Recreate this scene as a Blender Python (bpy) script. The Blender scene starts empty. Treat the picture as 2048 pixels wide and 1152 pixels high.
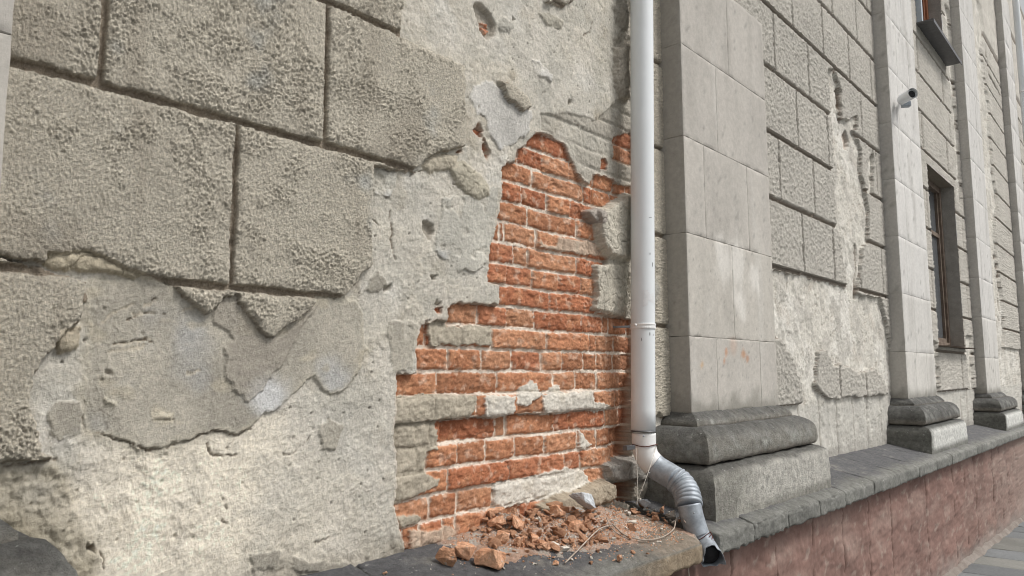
import bpy, bmesh, math, random
import numpy as np
from mathutils import Vector, Matrix
random.seed(7)
RNG = np.random.default_rng(7)
S = bpy.context.scene
COL = S.collection

# ------------------------------------------------------------------ camera
F_PX, PITCH, YAW, ROLL = 1508.0, .11192, .70704, -.0031     # focal length in photo pixels (2048 wide); radians
CAMZ, D = 1.65, 1.76                                        # eye height, distance from the brick plane y=0
cam = bpy.data.objects.new('camera', bpy.data.cameras.new('camera'))
COL.objects.link(cam)
fw = Vector((math.cos(PITCH)*math.cos(YAW), math.cos(PITCH)*math.sin(YAW), math.sin(PITCH)))
rt = Vector((math.sin(YAW), -math.cos(YAW), 0)); up = rt.cross(fw)
m = Matrix((rt, up, -fw)).transposed().to_4x4()
m = m @ Matrix.Rotation(ROLL, 4, 'Z')
m.translation = Vector((0, -D, CAMZ))
cam.matrix_world = m
cam.data.sensor_width = 36; cam.data.lens = 36*F_PX/2048
cam.data.clip_start = .05; cam.data.clip_end = 2000
S.camera = cam

# ------------------------------------------------------------------ light: bright overcast, open shade
SUN_EL, SUN_AZ = math.radians(54), math.radians(-62)       # azimuth of the light in the xy plane
world = bpy.data.worlds.new('World'); S.world = world; world.use_nodes = True
nt = world.node_tree; nt.nodes.clear()
sky = nt.nodes.new('ShaderNodeTexSky'); sky.sky_type = 'NISHITA'; sky.sun_disc = False
sky.sun_elevation = SUN_EL; sky.sun_rotation = math.pi/2 - SUN_AZ
sky.air_density = 1.0; sky.dust_density = 6.0; sky.ozone_density = 1.0
hs = nt.nodes.new('ShaderNodeHueSaturation'); hs.inputs['Saturation'].default_value = .04
bgn = nt.nodes.new('ShaderNodeBackground'); bgn.inputs['Strength'].default_value = .108
wo = nt.nodes.new('ShaderNodeOutputWorld')
nt.links.new(sky.outputs[0], hs.inputs['Color']); nt.links.new(hs.outputs[0], bgn.inputs[0]); nt.links.new(bgn.outputs[0], wo.inputs[0])
sun = bpy.data.objects.new('sun', bpy.data.lights.new('sun', 'SUN')); COL.objects.link(sun)
sun.data.energy = 1.5; sun.data.angle = math.radians(13); sun.data.color = (1, .945, .875)
sd_ = Vector((math.cos(SUN_EL)*math.cos(SUN_AZ), math.cos(SUN_EL)*math.sin(SUN_AZ), math.sin(SUN_EL)))
sun.rotation_euler = (-sd_).to_track_quat('-Z', 'Y').to_euler(); sun.location = (0, -4, 8)
S.view_settings.view_transform = 'Standard'; S.view_settings.look = 'None'
S.view_settings.gamma = 1; S.view_settings.exposure = 0.24; S.view_settings.use_curve_mapping = False
S.render.engine = 'CYCLES'; S.cycles.filter_width = 1.05

# ------------------------------------------------------------------ helpers
def ray(px, py):
    x = (px-1024)/F_PX; y = -(py-576)/F_PX
    c, s = math.cos(ROLL), math.sin(ROLL); x, y = c*x-s*y, s*x+c*y
    cp, sp = math.cos(PITCH), math.sin(PITCH)
    f_ = cp-sp*y; u = sp+cp*y
    return f_*math.cos(YAW)+x*math.sin(YAW), f_*math.sin(YAW)-x*math.cos(YAW), u
def at(px, py, y=0.):
    """point of the plane y seen at a place of the photograph"""
    a, b, c = ray(px, py); t = (y+D)/b
    return (a*t, y, CAMZ+c*t)
def poly(pts, y=0.):
    return np.array([(lambda q: (q[0], q[2]))(at(px, py, y)) for px, py in pts])

_perm = RNG.permutation(256); _perm = np.concatenate([_perm, _perm, _perm])
_g2 = np.stack([np.cos(np.arange(256)*2*np.pi/256*37), np.sin(np.arange(256)*2*np.pi/256*37)], 1)
_g3 = RNG.normal(size=(256, 3)); _g3 /= np.linalg.norm(_g3, axis=1)[:, None]
def _f(t): return t*t*t*(t*(t*6-15)+10)
def n2(x, y, seed=0):
    x = np.asarray(x, float)+seed*17.31; y = np.asarray(y, float)+seed*9.77
    xi = np.floor(x).astype(int); yi = np.floor(y).astype(int); fx = x-xi; fy = y-yi
    def g(i, j):
        h = _perm[(_perm[(xi+i) & 255]+yi+j) & 255]
        v = _g2[h]; return v[..., 0]*(fx-i)+v[..., 1]*(fy-j)
    u, v = _f(fx), _f(fy)
    a = g(0, 0); b = g(1, 0); c = g(0, 1); d = g(1, 1)
    return ((a+(b-a)*u)*(1-v)+(c+(d-c)*u)*v)*1.45
def n3(p, s, seed=0):
    q = p*s+seed*13.7; i0 = np.floor(q).astype(int); fr = q-i0; w = _f(fr); r = 0
    for i in (0, 1):
        for j in (0, 1):
            for k in (0, 1):
                h = _perm[(_perm[(_perm[(i0[:, 0]+i) & 255]+i0[:, 1]+j) & 255]+i0[:, 2]+k) & 255]
                g = _g3[h]; d = g[:, 0]*(fr[:, 0]-i)+g[:, 1]*(fr[:, 1]-j)+g[:, 2]*(fr[:, 2]-k)
                r = r+d*(w[:, 0] if i else 1-w[:, 0])*(w[:, 1] if j else 1-w[:, 1])*(w[:, 2] if k else 1-w[:, 2])
    return r*1.5
def fbm(x, y, o=4, seed=0, gain=.5):
    r = 0; a = 1
    for k in range(o):
        r = r+a*n2(x*2**k, y*2**k, seed+k*3.1); a *= gain
    return r
def worley(x, y, seed=0):
    x = x+seed*5.3; y = y+seed*7.9
    xi = np.floor(x).astype(int); yi = np.floor(y).astype(int)
    f1 = np.full(x.shape, 9.); f2 = f1.copy(); rid = np.zeros(x.shape)
    for i in (-1, 0, 1):
        for j in (-1, 0, 1):
            h = _perm[(_perm[(xi+i) & 255]+yi+j) & 255]; h2 = _perm[h+91]
            d = np.hypot(xi+i+.1+.8*h/255.-x, yi+j+.1+.8*h2/255.-y)
            c = d < f1; f2 = np.where(c, f1, np.minimum(f2, d)); rid = np.where(c, _perm[h2+33]/255., rid); f1 = np.where(c, d, f1)
    return f1, f2, rid
def ss(a, b, x): t = np.clip((x-a)/(b-a), 0, 1); return t*t*(3-2*t)
def sdf(X, Z, P, margin=.06):
    """signed distance to polygon, negative inside"""
    r = np.full(X.shape, 1.); lo = P.min(0)-margin; hi = P.max(0)+margin
    k = (X > lo[0]) & (X < hi[0]) & (Z > lo[1]) & (Z < hi[1])
    x = X[k]; z = Z[k]; d = np.full(x.shape, 9.); ins = np.zeros(x.shape, bool)
    n = len(P)
    for i in range(n):
        ax, az = P[i]; bx, bz = P[(i+1) % n]; ex, ez = bx-ax, bz-az
        t = np.clip(((x-ax)*ex+(z-az)*ez)/(ex*ex+ez*ez+1e-12), 0, 1)
        d = np.minimum(d, np.hypot(x-ax-t*ex, z-az-t*ez))
        c = ((az > z) != (bz > z)) & (x < ex*(z-az)/(ez if abs(ez) > 1e-12 else 1e-12)+ax)
        ins ^= c
    r[k] = np.where(ins, -d, d); return r
def ldist(X, Z, P, margin=.03):
    r = np.full(X.shape, 1.); lo = P.min(0)-margin; hi = P.max(0)+margin
    k = (X > lo[0]) & (X < hi[0]) & (Z > lo[1]) & (Z < hi[1]); x = X[k]; z = Z[k]; d = np.full(x.shape, 1.)
    for i in range(len(P)-1):
        ax, az = P[i]; bx, bz = P[i+1]; ex, ez = bx-ax, bz-az
        t = np.clip(((x-ax)*ex+(z-az)*ez)/(ex*ex+ez*ez+1e-12), 0, 1)
        d = np.minimum(d, np.hypot(x-ax-t*ex, z-az-t*ez))
    r[k] = d; return r
def lerp(a, b, t): return a+(b-a)*t
def mixc(c, rgb, t): return c*(1-t[..., None])+np.array(rgb)*t[..., None]

def tag(o, label=None, cat=None, group=None, kind=None):
    if label: o['label'] = label
    if cat: o['category'] = cat
    if group: o['group'] = group
    if kind: o['kind'] = kind
    return o
def thing(name, label, cat, loc=(0, 0, 0), group=None):
    o = bpy.data.objects.new(name, None); COL.objects.link(o); o.location = loc; o.empty_display_size = .1
    return tag(o, label, cat, group)
def place(name, me, parent=None):
    o = bpy.data.objects.new(name, me); COL.objects.link(o)
    if parent is not None:
        o.parent = parent; l = parent.location
        if parent.parent is not None: l = l+parent.parent.location
        o.location = -l
    return o
def mesh_np(name, V, Fq, mat, col=None, smooth=True):
    """V (n,3), Fq (m,4 or 3)"""
    me = bpy.data.meshes.new(name); k = Fq.shape[1]
    me.vertices.add(len(V)); me.vertices.foreach_set('co', np.ascontiguousarray(V, dtype=np.float32).ravel())
    me.loops.add(Fq.size); me.loops.foreach_set('vertex_index', Fq.astype(np.int32).ravel())
    me.polygons.add(len(Fq)); me.polygons.foreach_set('loop_start', (np.arange(len(Fq))*k).astype(np.int32))
    me.polygons.foreach_set('use_smooth', np.full(len(Fq), smooth))
    me.update(calc_edges=True); me.materials.append(mat)
    if col is not None:
        at_ = me.color_attributes.new('tint', 'FLOAT_COLOR', 'POINT')
        at_.data.foreach_set('color', np.concatenate([np.clip(col, 0, .9), np.ones((len(V), 1))], 1).astype(np.float32).ravel())
    return me
def from_bm(name, bm, mat, parent=None, smooth=False):
    me = bpy.data.meshes.new(name); bmesh.ops.recalc_face_normals(bm, faces=bm.faces); bm.to_mesh(me); bm.free(); me.materials.append(mat)
    for p in me.polygons: p.use_smooth = smooth
    return place(name, me, parent)

# ------------------------------------------------------------------ materials
def mat_base(name, rough=.9, spec=.3):
    mt = bpy.data.materials.new(name); mt.use_nodes = True; b = mt.node_tree.nodes['Principled BSDF']
    b.inputs['Roughness'].default_value = rough; b.inputs['Specular IOR Level'].default_value = spec
    return mt, mt.node_tree, b
def N(t, typ, **kw):
    n = t.nodes.new(typ)
    for k, v in kw.items():
        if k in n.inputs: n.inputs[k].default_value = v
        else: setattr(n, k, v)
    return n
def stone_mat(name, color=None, color2=None, s1=6, s2=60, bump=.6, bd=.002, bs=(90, 350), rough=.92, attr=False, lo=.82, hi=1.14, spots=None, streak=None):
    mt, t, b = mat_base(name, rough, .25); L = t.links
    tc = N(t, 'ShaderNodeTexCoord')
    if attr:
        base = N(t, 'ShaderNodeVertexColor', layer_name='tint').outputs['Color']
    else:
        no = N(t, 'ShaderNodeTexNoise', Scale=s1, Detail=8, Roughness=.62); L.new(tc.outputs['Object'], no.inputs['Vector'])
        r = N(t, 'ShaderNodeValToRGB'); r.color_ramp.elements[0].position = .36; r.color_ramp.elements[1].position = .64
        r.color_ramp.elements[0].color = (*color, 1); r.color_ramp.elements[1].color = (*(color2 or color), 1)
        L.new(no.outputs['Fac'], r.inputs['Fac']); base = r.outputs['Color']
    if streak:
        mp = N(t, 'ShaderNodeMapping'); mp.inputs['Scale'].default_value = (9, 9, .9); L.new(tc.outputs['Object'], mp.inputs['Vector'])
        no = N(t, 'ShaderNodeTexNoise', Scale=2, Detail=6, Roughness=.6); L.new(mp.outputs[0], no.inputs['Vector'])
        mr = N(t, 'ShaderNodeMapRange'); mr.inputs[1].default_value = .45; mr.inputs[2].default_value = .7; L.new(no.outputs['Fac'], mr.inputs[0])
        mx = N(t, 'ShaderNodeMix', data_type='RGBA'); L.new(mr.outputs[0], mx.inputs[0]); L.new(base, mx.inputs[6]); mx.inputs[7].default_value = (*streak, 1); base = mx.outputs[2]
    if spots:
        vo = N(t, 'ShaderNodeTexNoise', Scale=spots[0], Detail=3, Roughness=.7); L.new(tc.outputs['Object'], vo.inputs['Vector'])
        mr = N(t, 'ShaderNodeMapRange'); mr.inputs[1].default_value = spots[2]; mr.inputs[2].default_value = spots[2]+.05; L.new(vo.outputs['Fac'], mr.inputs[0])
        mx = N(t, 'ShaderNodeMix', data_type='RGBA'); L.new(mr.outputs[0], mx.inputs[0]); L.new(base, mx.inputs[6]); mx.inputs[7].default_value = (*spots[1], 1); base = mx.outputs[2]
    nf = N(t, 'ShaderNodeTexNoise', Scale=s2, Detail=9, Roughness=.75); L.new(tc.outputs['Object'], nf.inputs['Vector'])
    mr = N(t, 'ShaderNodeMapRange'); mr.inputs[1].default_value = .3; mr.inputs[2].default_value = .7; mr.inputs[3].default_value = lo; mr.inputs[4].default_value = hi
    L.new(nf.outputs['Fac'], mr.inputs[0])
    mu = N(t, 'ShaderNodeMix', data_type='RGBA', blend_type='MULTIPLY'); mu.inputs[0].default_value = 1; L.new(base, mu.inputs[6]); L.new(mr.outputs[0], mu.inputs[7])
    L.new(mu.outputs[2], b.inputs['Base Color'])
    a = N(t, 'ShaderNodeTexNoise', Scale=bs[0], Detail=8, Roughness=.7); L.new(tc.outputs['Object'], a.inputs['Vector'])
    bp = N(t, 'ShaderNodeBump', Strength=bump, Distance=bd*3); L.new(a.outputs['Fac'], bp.inputs['Height'])
    c = N(t, 'ShaderNodeTexNoise', Scale=bs[1], Detail=5, Roughness=.7); L.new(tc.outputs['Object'], c.inputs['Vector'])
    bp2 = N(t, 'ShaderNodeBump', Strength=bump, Distance=bd); L.new(c.outputs['Fac'], bp2.inputs['Height']); L.new(bp.outputs[0], bp2.inputs['Normal'])
    L.new(bp2.outputs[0], b.inputs['Normal'])
    return mt
def plain(name, c, rough=.5, metal=0., spec=.4, nscale=40, var=.1, bump=.0):
    mt, t, b = mat_base(name, rough, spec); b.inputs['Metallic'].default_value = metal
    tc = N(t, 'ShaderNodeTexCoord'); no = N(t, 'ShaderNodeTexNoise', Scale=nscale, Detail=6, Roughness=.65); t.links.new(tc.outputs['Object'], no.inputs['Vector'])
    r = N(t, 'ShaderNodeValToRGB'); r.color_ramp.elements[0].position = .3; r.color_ramp.elements[1].position = .7
    r.color_ramp.elements[0].color = (*[v*(1-var) for v in c], 1); r.color_ramp.elements[1].color = (*[min(1, v*(1+var)) for v in c], 1)
    t.links.new(no.outputs['Fac'], r.inputs['Fac']); t.links.new(r.outputs['Color'], b.inputs['Base Color'])
    if bump:
        bp = N(t, 'ShaderNodeBump', Strength=bump, Distance=.002); t.links.new(no.outputs['Fac'], bp.inputs['Height']); t.links.new(bp.outputs[0], b.inputs['Normal'])
    return mt
M = dict(
    plaster=stone_mat('lime_plaster', attr=True, s2=90, bump=1., bd=.0018, bs=(90, 380), lo=.82, hi=1.13),
    roughcast=stone_mat('roughcast', attr=True, s2=170, bump=1., bd=.003, bs=(170, 420), lo=.62, hi=1.3),
    brick=stone_mat('old_brick', attr=True, s2=50, bump=.8, bd=.0016, bs=(60, 260), lo=.72, hi=1.22),
    shaft=stone_mat('pilaster_stone', attr=True, s1=3, s2=44, bump=.5, bd=.001, bs=(120, 500), lo=.84, hi=1.12),
    base=stone_mat('weathered_base_stone', attr=True, s2=34, bump=1., bd=.003, bs=(60, 240), lo=.55, hi=1.4, spots=(40, (.42, .43, .40), .66)),
    coping=stone_mat('coping_stone', attr=True, s2=34, bump=1., bd=.003, bs=(60, 240), lo=.6, hi=1.35, spots=(40, (.38, .38, .36), .66)),
    plinth=stone_mat('maroon_render', attr=True, s2=30, bump=.5, bd=.0015, bs=(35, 200), lo=.8, hi=1.15),
    paving=stone_mat('paving', (.13, .14, .145), (.22, .22, .21), s1=4, s2=50, bump=.5, streak=None),
    frag=stone_mat('brick_rubble', (.62, .31, .175), (.76, .46, .30), s1=14, s2=110, bump=1., bd=.002, bs=(120, 400), lo=.66, hi=1.25, spots=(60, (.60, .50, .42), .62)),
    fragwhite=stone_mat('mortar_rubble', (.60, .55, .47), (.70, .66, .60), s1=20, s2=90, bump=.5),
    fraggrey=stone_mat('pale_stone_rubble', (.47, .50, .53), (.58, .60, .62), s1=20, s2=90, bump=.5),
    dust=stone_mat('brick_dust', (.40, .19, .11), (.52, .40, .33), s1=30, s2=90, bump=.9, bd=.003, bs=(80, 300)),
    pvc=plain('white_plastic_pipe', (.76, .79, .81), .38, 0, .45, 3, .05),
    pvc2=plain('white_elbow', (.80, .80, .79), .4, 0, .45, 8, .05),
    zinc=plain('galvanised_steel', (.33, .365, .405), .52, .28, .5, 26, .30),
    darkmetal=plain('dark_steel', (.13, .13, .135), .5, .6, .5, 20, .2),
    rust=plain('rusty_wire', (.10, .035, .025), .8, .2, .3, 60, .4),
    dark=plain('dark_inside', (.015, .015, .017), .8),
    sticker=plain('torn_sticker', (.74, .75, .76), .5, 0, .3, 60, .08),
    wood=stone_mat('brown_window_wood', (.14, .105, .082), (.23, .185, .15), s1=14, s2=80, bump=.4),
    woodred=stone_mat('red_brown_window_wood', (.26, .11, .06), (.34, .15, .085), s1=14, s2=80, bump=.4),
    paint=plain('pale_blue_paint', (.42, .47, .52), .5, 0, .4, 8, .08),
    glass=plain('window_glass', (.13, .14, .15), .12, 0, .6, 5, .1),
    camwhite=plain('camera_white', (.75, .77, .79), .3, 0, .5, 10, .02),
    twig=stone_mat('dry_twig', (.33, .27, .22), (.46, .40, .34), s1=60, s2=200, bump=.5),
    string=plain('string', (.55, .52, .46), .9),
)

# ------------------------------------------------------------------ the near bay of the wall, as one relief cut into its pieces
def z_ledge(x, y):  # top of the coping
    return CAMZ-.527-.0115*(x-1.5)+.2*np.minimum(y+.03, 0)
P_UC, P_SM, P_RC = -.020, -.027, -.045       # planes of undercoat, smooth coat, roughcast
ZC0 = CAMZ+.0045; DZC = .0768
def course_z(k): return ZC0+DZC*k
JOINTS = {12: (1000, 1060, 1105, 1160, 1215, 1262), 11: (1000, 1050, 1146, 1200, 1232, 1262), 10: (1000, 1036, 1086, 1139, 1187, 1225, 1250),
    9: (1001, 1065, 1168, 1182, 1220, 1250), 8: (1004, 1045, 1094, 1141, 1186, 1220, 1250), 7: (975, 995, 1056, 1154, 1196, 1240), 6: (980, 1001, 1010, 1073, 1124, 1175, 1200, 1240),
    5: (960, 978, 1029, 1056, 1154, 1211, 1250), 4: (940, 975, 1014, 1065, 1117, 1162, 1205, 1250), 3: (900, 940, 996, 1099, 1190, 1225, 1262),
    2: (835, 895, 956, 1015, 1070, 1163, 1206, 1218, 1254), 1: (820, 851, 861, 922, 984, 1094, 1180, 1193, 1229, 1262), 0: (790, 830, 897, 964, 1025, 1083, 1126, 1168, 1195, 1227, 1262),
    -1: (740, 788, 875, 995, 1106, 1152, 1194, 1262), -2: (780, 864, 948, 968, 1030, 1083, 1138, 1184, 1229, 1262), -3: (789, 828, 858, 883, 996, 1017, 1110, 1141, 1210, 1250),
    -4: (785, 832, 854, 914, 973, 1030, 1090, 1155, 1194, 1238, 1262), -5: (740, 785, 897, 1017, 1130, 1160, 1225, 1262), -6: (740, 785, 860, 915, 987, 1025, 1067, 1120, 1170, 1224, 1262),
    -7: (740, 805, 840, 885, 912, 980, 1040, 1100, 1160, 1224), -8: (700, 780, 850, 930, 1010, 1090)}
BRICKS = poly([(1068,266),(1100,272),(1130,288),(1136,305),(1141,318),(1148,324),(1152,345),(1166,365),(1180,368),(1188,348),(1222,356),(1232,368),(1250,372),(1262,375),
    (1262,400),(1240,402),(1218,415),(1188,414),(1184,425),(1196,450),(1198,480),(1212,488),(1213,555),(1203,562),(1200,590),(1190,600),(1196,626),(1262,640),(1262,1010),(1200,1000),(1180,1020),(1090,1040),
    (1000,1100),(830,1160),(806,1160),(806,1085),(786,1010),(792,920),(786,860),(790,790),(792,752),(828,744),(831,700),(840,650),(870,640),(893,640),(894,615),(912,606),(950,608),(995,610),(997,570),(976,566),(976,520),(980,490),
    (992,440),(1001,400),(1002,340),(1012,326),(1030,322),(1032,300),(1050,292)], -.012)
SPOTS = [poly(p, -.008) for p in ([(940,262),(953,250),(960,262),(959,274),(950,274)], [(960,276),(966,282),(965,287),(960,284)], [(960,290),(968,288),(974,305),(969,318),(962,308)],
    [(955,48),(966,44),(978,52),(980,64),(972,68),(960,60)], [(1200,322),(1208,318),(1214,326),(1212,340),(1200,338)], [(1224,275),(1236,268),(1262,266),(1262,335),(1226,320)], [(843,648),(850,640),(853,690),(830,690),(832,676)],
    [(866,620),(880,612),(874,630)], [(908,306),(920,300),(918,308)])]
COATS = [(poly(p, -.006), c) for p, c in (
    ([(780,790),(870,788),(950,790),(946,815),(935,836),(905,838),(870,846),(880,900),(855,905),(853,950),(878,958),(872,975),(830,995),(780,1015)], 0),
    ([(895,650),(985,650),(983,692),(905,690),(862,694),(855,655),(870,630),(893,616)], 0),
    ([(968,790),(1025,792),(1024,830),(1000,838),(966,830)], 1), ([(1028,800),(1040,778),(1062,760),(1076,768),(1082,790),(1070,800),(1050,812),(1030,806)], 1),
    ([(1082,800),(1100,775),(1118,770),(1125,785),(1180,782),(1186,800),(1215,812),(1212,822),(1160,822),(1120,828),(1086,830)], 1),
    ([(988,970),(1030,962),(1070,950),(1130,935),(1168,940),(1180,965),(1140,985),(1060,1005),(990,1018)], 1),
    ([(1160,862),(1185,892),(1172,898),(1160,895)], 1), ([(1083,475),(1092,490),(1112,492),(1118,472),(1130,478),(1180,480),(1212,500),(1212,516),(1150,505),(1083,498)], 2),
    ([(795,1032),(835,1028),(845,1040),(840,1050),(800,1056)], 0), ([(820,1060),(850,1065),(900,1050),(912,1062),(905,1085),(840,1105),(822,1100)], 2), ([(1212,490),(1240,520),(1262,520),(1262,640),(1200,625),(1196,605),(1206,562)], 0))]
SMOOTH = [poly([(182,560),(296,553),(345,568),(475,585),(640,597),(715,600),(728,625),(735,690),(728,735),(700,770),(680,785),(657,792),(640,772),(628,754),(600,774),(566,810),(543,825),(526,834),(501,857),(480,866),(462,872),(445,862),(407,868),(370,880),(351,888),(318,896),(291,903),(260,885),(226,878),(190,868),(170,862),(164,797),(168,750),(175,700),(177,640),(176,600)], P_SM),
    poly([(972,157),(950,175),(942,192),(955,227),(972,235),(980,265),(1000,298),(1035,285),(1060,260),(1067,235),(1068,215),(1050,223),(1020,202),(995,170)], P_SM),
    poly([(884,398),(930,390),(1000,372),(1000,395),(992,430),(985,470),(975,520),(970,537),(942,546),(920,540),(905,522),(888,515),(868,500),(878,462),(886,425)], P_SM),
    poly([(752,340),(792,346),(796,370),(785,386),(768,394),(754,388)], P_SM),
    poly([(715,600),(735,575),(758,540),(775,568),(765,580),(722,588)], P_SM),
    poly([(778,640),(815,640),(838,650),(828,700),(826,740),(792,748),(780,700)], P_SM),
    poly([(1066,118),(1078,118),(1110,148),(1105,162),(1088,152),(1070,138)], P_SM-.004),
    poly([(880,1148),(505,1140),(500,1110),(560,1100),(575,1115)], P_SM),
    poly([(640,850),(660,835),(690,850),(670,900),(640,905)], P_SM+.002),
    poly([(100,830),(125,805),(160,800),(164,860),(120,880)], P_SM)]
VPATCH = poly([(449,588),(475,592),(497,622),(530,664),(545,674),(560,672),(602,640),(634,608),(640,600),(600,665),(566,726),(526,778),(495,805),(452,762),(447,700),(468,674),(432,648),(422,632)], P_SM)
RC_POLY = [poly([(-150,-300),(806,-300),(806,70),(835,84),(934,128),(936,292),(902,300),(872,308),(852,322),(836,345),(752,334),(750,360),(748,528),(728,546),(703,586),(690,597),(600,588),(453,574),(345,566),(292,549),(219,521),(172,504),(146,509),(104,510),(92,524),(39,516),(-150,480)], P_RC),
    poly([(-150,480),(0,512),(60,528),(185,560),(178,600),(160,640),(112,690),(72,745),(60,800),(80,860),(85,900),(110,922),(-150,945)], P_RC),
    poly([(340,560),(453,570),(640,590),(634,610),(600,636),(557,670),(543,674),(526,664),(492,622),(475,590),(453,593),(436,613),(419,630),(390,607)], P_RC),
    poly([(1006,160),(1022,163),(1040,178),(1060,192),(1068,214),(1050,222),(1034,206),(1016,190)], P_RC),
    poly([(1060,-300),(1170,-300),(1150,0),(1130,12),(1100,5)], P_RC)]
RCX = [at(x, 400, P_RC)[0] for x in (212, 655, 470, 182)]
ROWZ = [CAMZ+.974*(.216+.431*k) for k in range(-2, 12)]
def rc_joints(X, Z):
    """distance to the nearest block joint and id of the block"""
    row = np.floor((Z-ROWZ[0])/(ROWZ[1]-ROWZ[0])).astype(int); zr = (Z-ROWZ[0])-row*(ROWZ[1]-ROWZ[0]); dz = np.minimum(zr, ROWZ[1]-ROWZ[0]-zr)
    odd = row % 2
    a = at(655, 150, P_RC)[0]; b = at(470, 420, P_RC)[0]
    base = np.where(odd == 1, a, b)        # rows: 3 = between .63 and 1.05
    w = .588; u = (X-base)/w; c = np.floor(u).astype(int); dx = np.abs(u-np.round(u))*w
    return dz, dx, row*1000+c+50
def crack_set(lst, y): return [poly(p, y) for p in lst]
CRACKS = crack_set([[(164,797),(166,860),(200,866),(226,878),(262,885),(291,905)], [(291,905),(340,893),(407,868),(445,862),(470,872),(505,858)], [(412,893),(425,912),(470,912)], [(560,904),(590,905),(622,872)],
    [(445,995),(455,1015)], [(434,1032),(448,1045),(465,1051)], [(630,1085),(680,1072)], [(0,938),(60,928),(112,924)], [(1185,45),(1180,62),(1165,72)], [(1140,118),(1165,130)],
    [(1138,228),(1160,250),(1172,266)], [(748,440),(758,455)], [(782,420),(785,500),(792,520)], [(1060,830),(1066,845)], [(945,1130),(955,1110)],
    [(870,1085),(875,1110)], [(905,365),(935,385),(960,398)], [(820,352),(860,335),(900,340)], [(250,640),(290,628),(330,630)], [(230,688),(270,678),(305,684)], [(290,600),(320,590)], [(310,840),(330,842),(345,838)],
    [(1306,680),(1316,760),(1312,820)], [(955,210),(958,230),(972,236)], [(178,1090),(196,1110),(205,1140)]], P_UC)
HOLES = [(poly(p, P_UC), dep) for p, dep in (([(945,10),(960,4),(982,28),(992,50),(990,72),(975,78),(960,60),(955,40)], .022), ([(846,440),(868,448),(870,470),(858,482),(846,462)], .02),
    ([(1138,198),(1144,200),(1142,212),(1137,208)], .014), ([(1105,206),(1110,208),(1108,214)], .01), ([(860,550),(874,552),(870,562),(860,560)], .018), ([(765,572),(785,568),(778,582),(766,584)], .02),
    ([(1025,32),(1030,40),(1024,42)], .014), ([(870,602),(886,600),(880,612),(868,610)], .016), ([(280,668),(288,666),(285,674)], .01), ([(166,1085),(182,1092),(186,1110),(172,1100)], .03), ([(212,738),(224,740),(222,752),(212,750)], .01))]
LUMPS = [(poly(p, P_RC), h, c) for p, h, c in (
    ([(1190,416),(1210,414),(1235,402),(1262,384),(1268,384),(1268,522),(1240,518),(1222,512),(1206,490),(1200,462),(1196,440)], .055, (.56, .52, .44)),
    ([(1184,418),(1198,415),(1212,430),(1208,446),(1196,446),(1186,432)], .04, (.38, .34, .30)),
    ([(1200,530),(1262,524),(1262,632),(1232,628),(1200,618),(1204,590)], .035, (.55, .51, .43)),
    ([(910,330),(935,318),(970,350),(985,365),(990,385),(968,396),(948,388),(925,370)], .035, (.50, .46, .37)),
    ([(852,330),(872,312),(905,304),(926,312),(920,328),(870,345)], .033, (.50, .45, .36)),
    ([(1235,95),(1262,80),(1262,200),(1245,198),(1236,165)], .05, (.42, .38, .32)), ([(1245,10),(1262,0),(1262,60),(1248,58)], .045, (.36, .33, .28)),
    ([(92,524),(104,510),(172,503),(219,520),(292,548),(280,550),(140,537),(95,530)], .038, (.52, .46, .35)),
    ([(118,668),(150,660),(168,650),(165,694),(130,706)], .035, (.50, .44, .34)), ([(215,798),(240,802),(242,808),(218,810)], .032, (.55, .51, .42)), ([(313,828),(355,826),(352,842),(318,843)], .031, (.56, .51, .41)),
    ([(1006,45),(1020,30),(1038,50),(1030,60),(1010,60)], .03, (.45, .43, .38)), ([(1085,20),(1110,25),(1140,40),(1130,55),(1100,45)], .032, (.48, .45, .38)),
    ([(1085,1012),(1120,992),(1160,985),(1215,958),(1235,966),(1232,1005),(1200,1012),(1140,1030),(1090,1035)], .06, (.40, .34, .26)),
    ([(1218,930),(1262,915),(1300,915),(1300,965),(1240,968),(1222,960)], .05, (.33, .31, .28)))]

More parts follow.
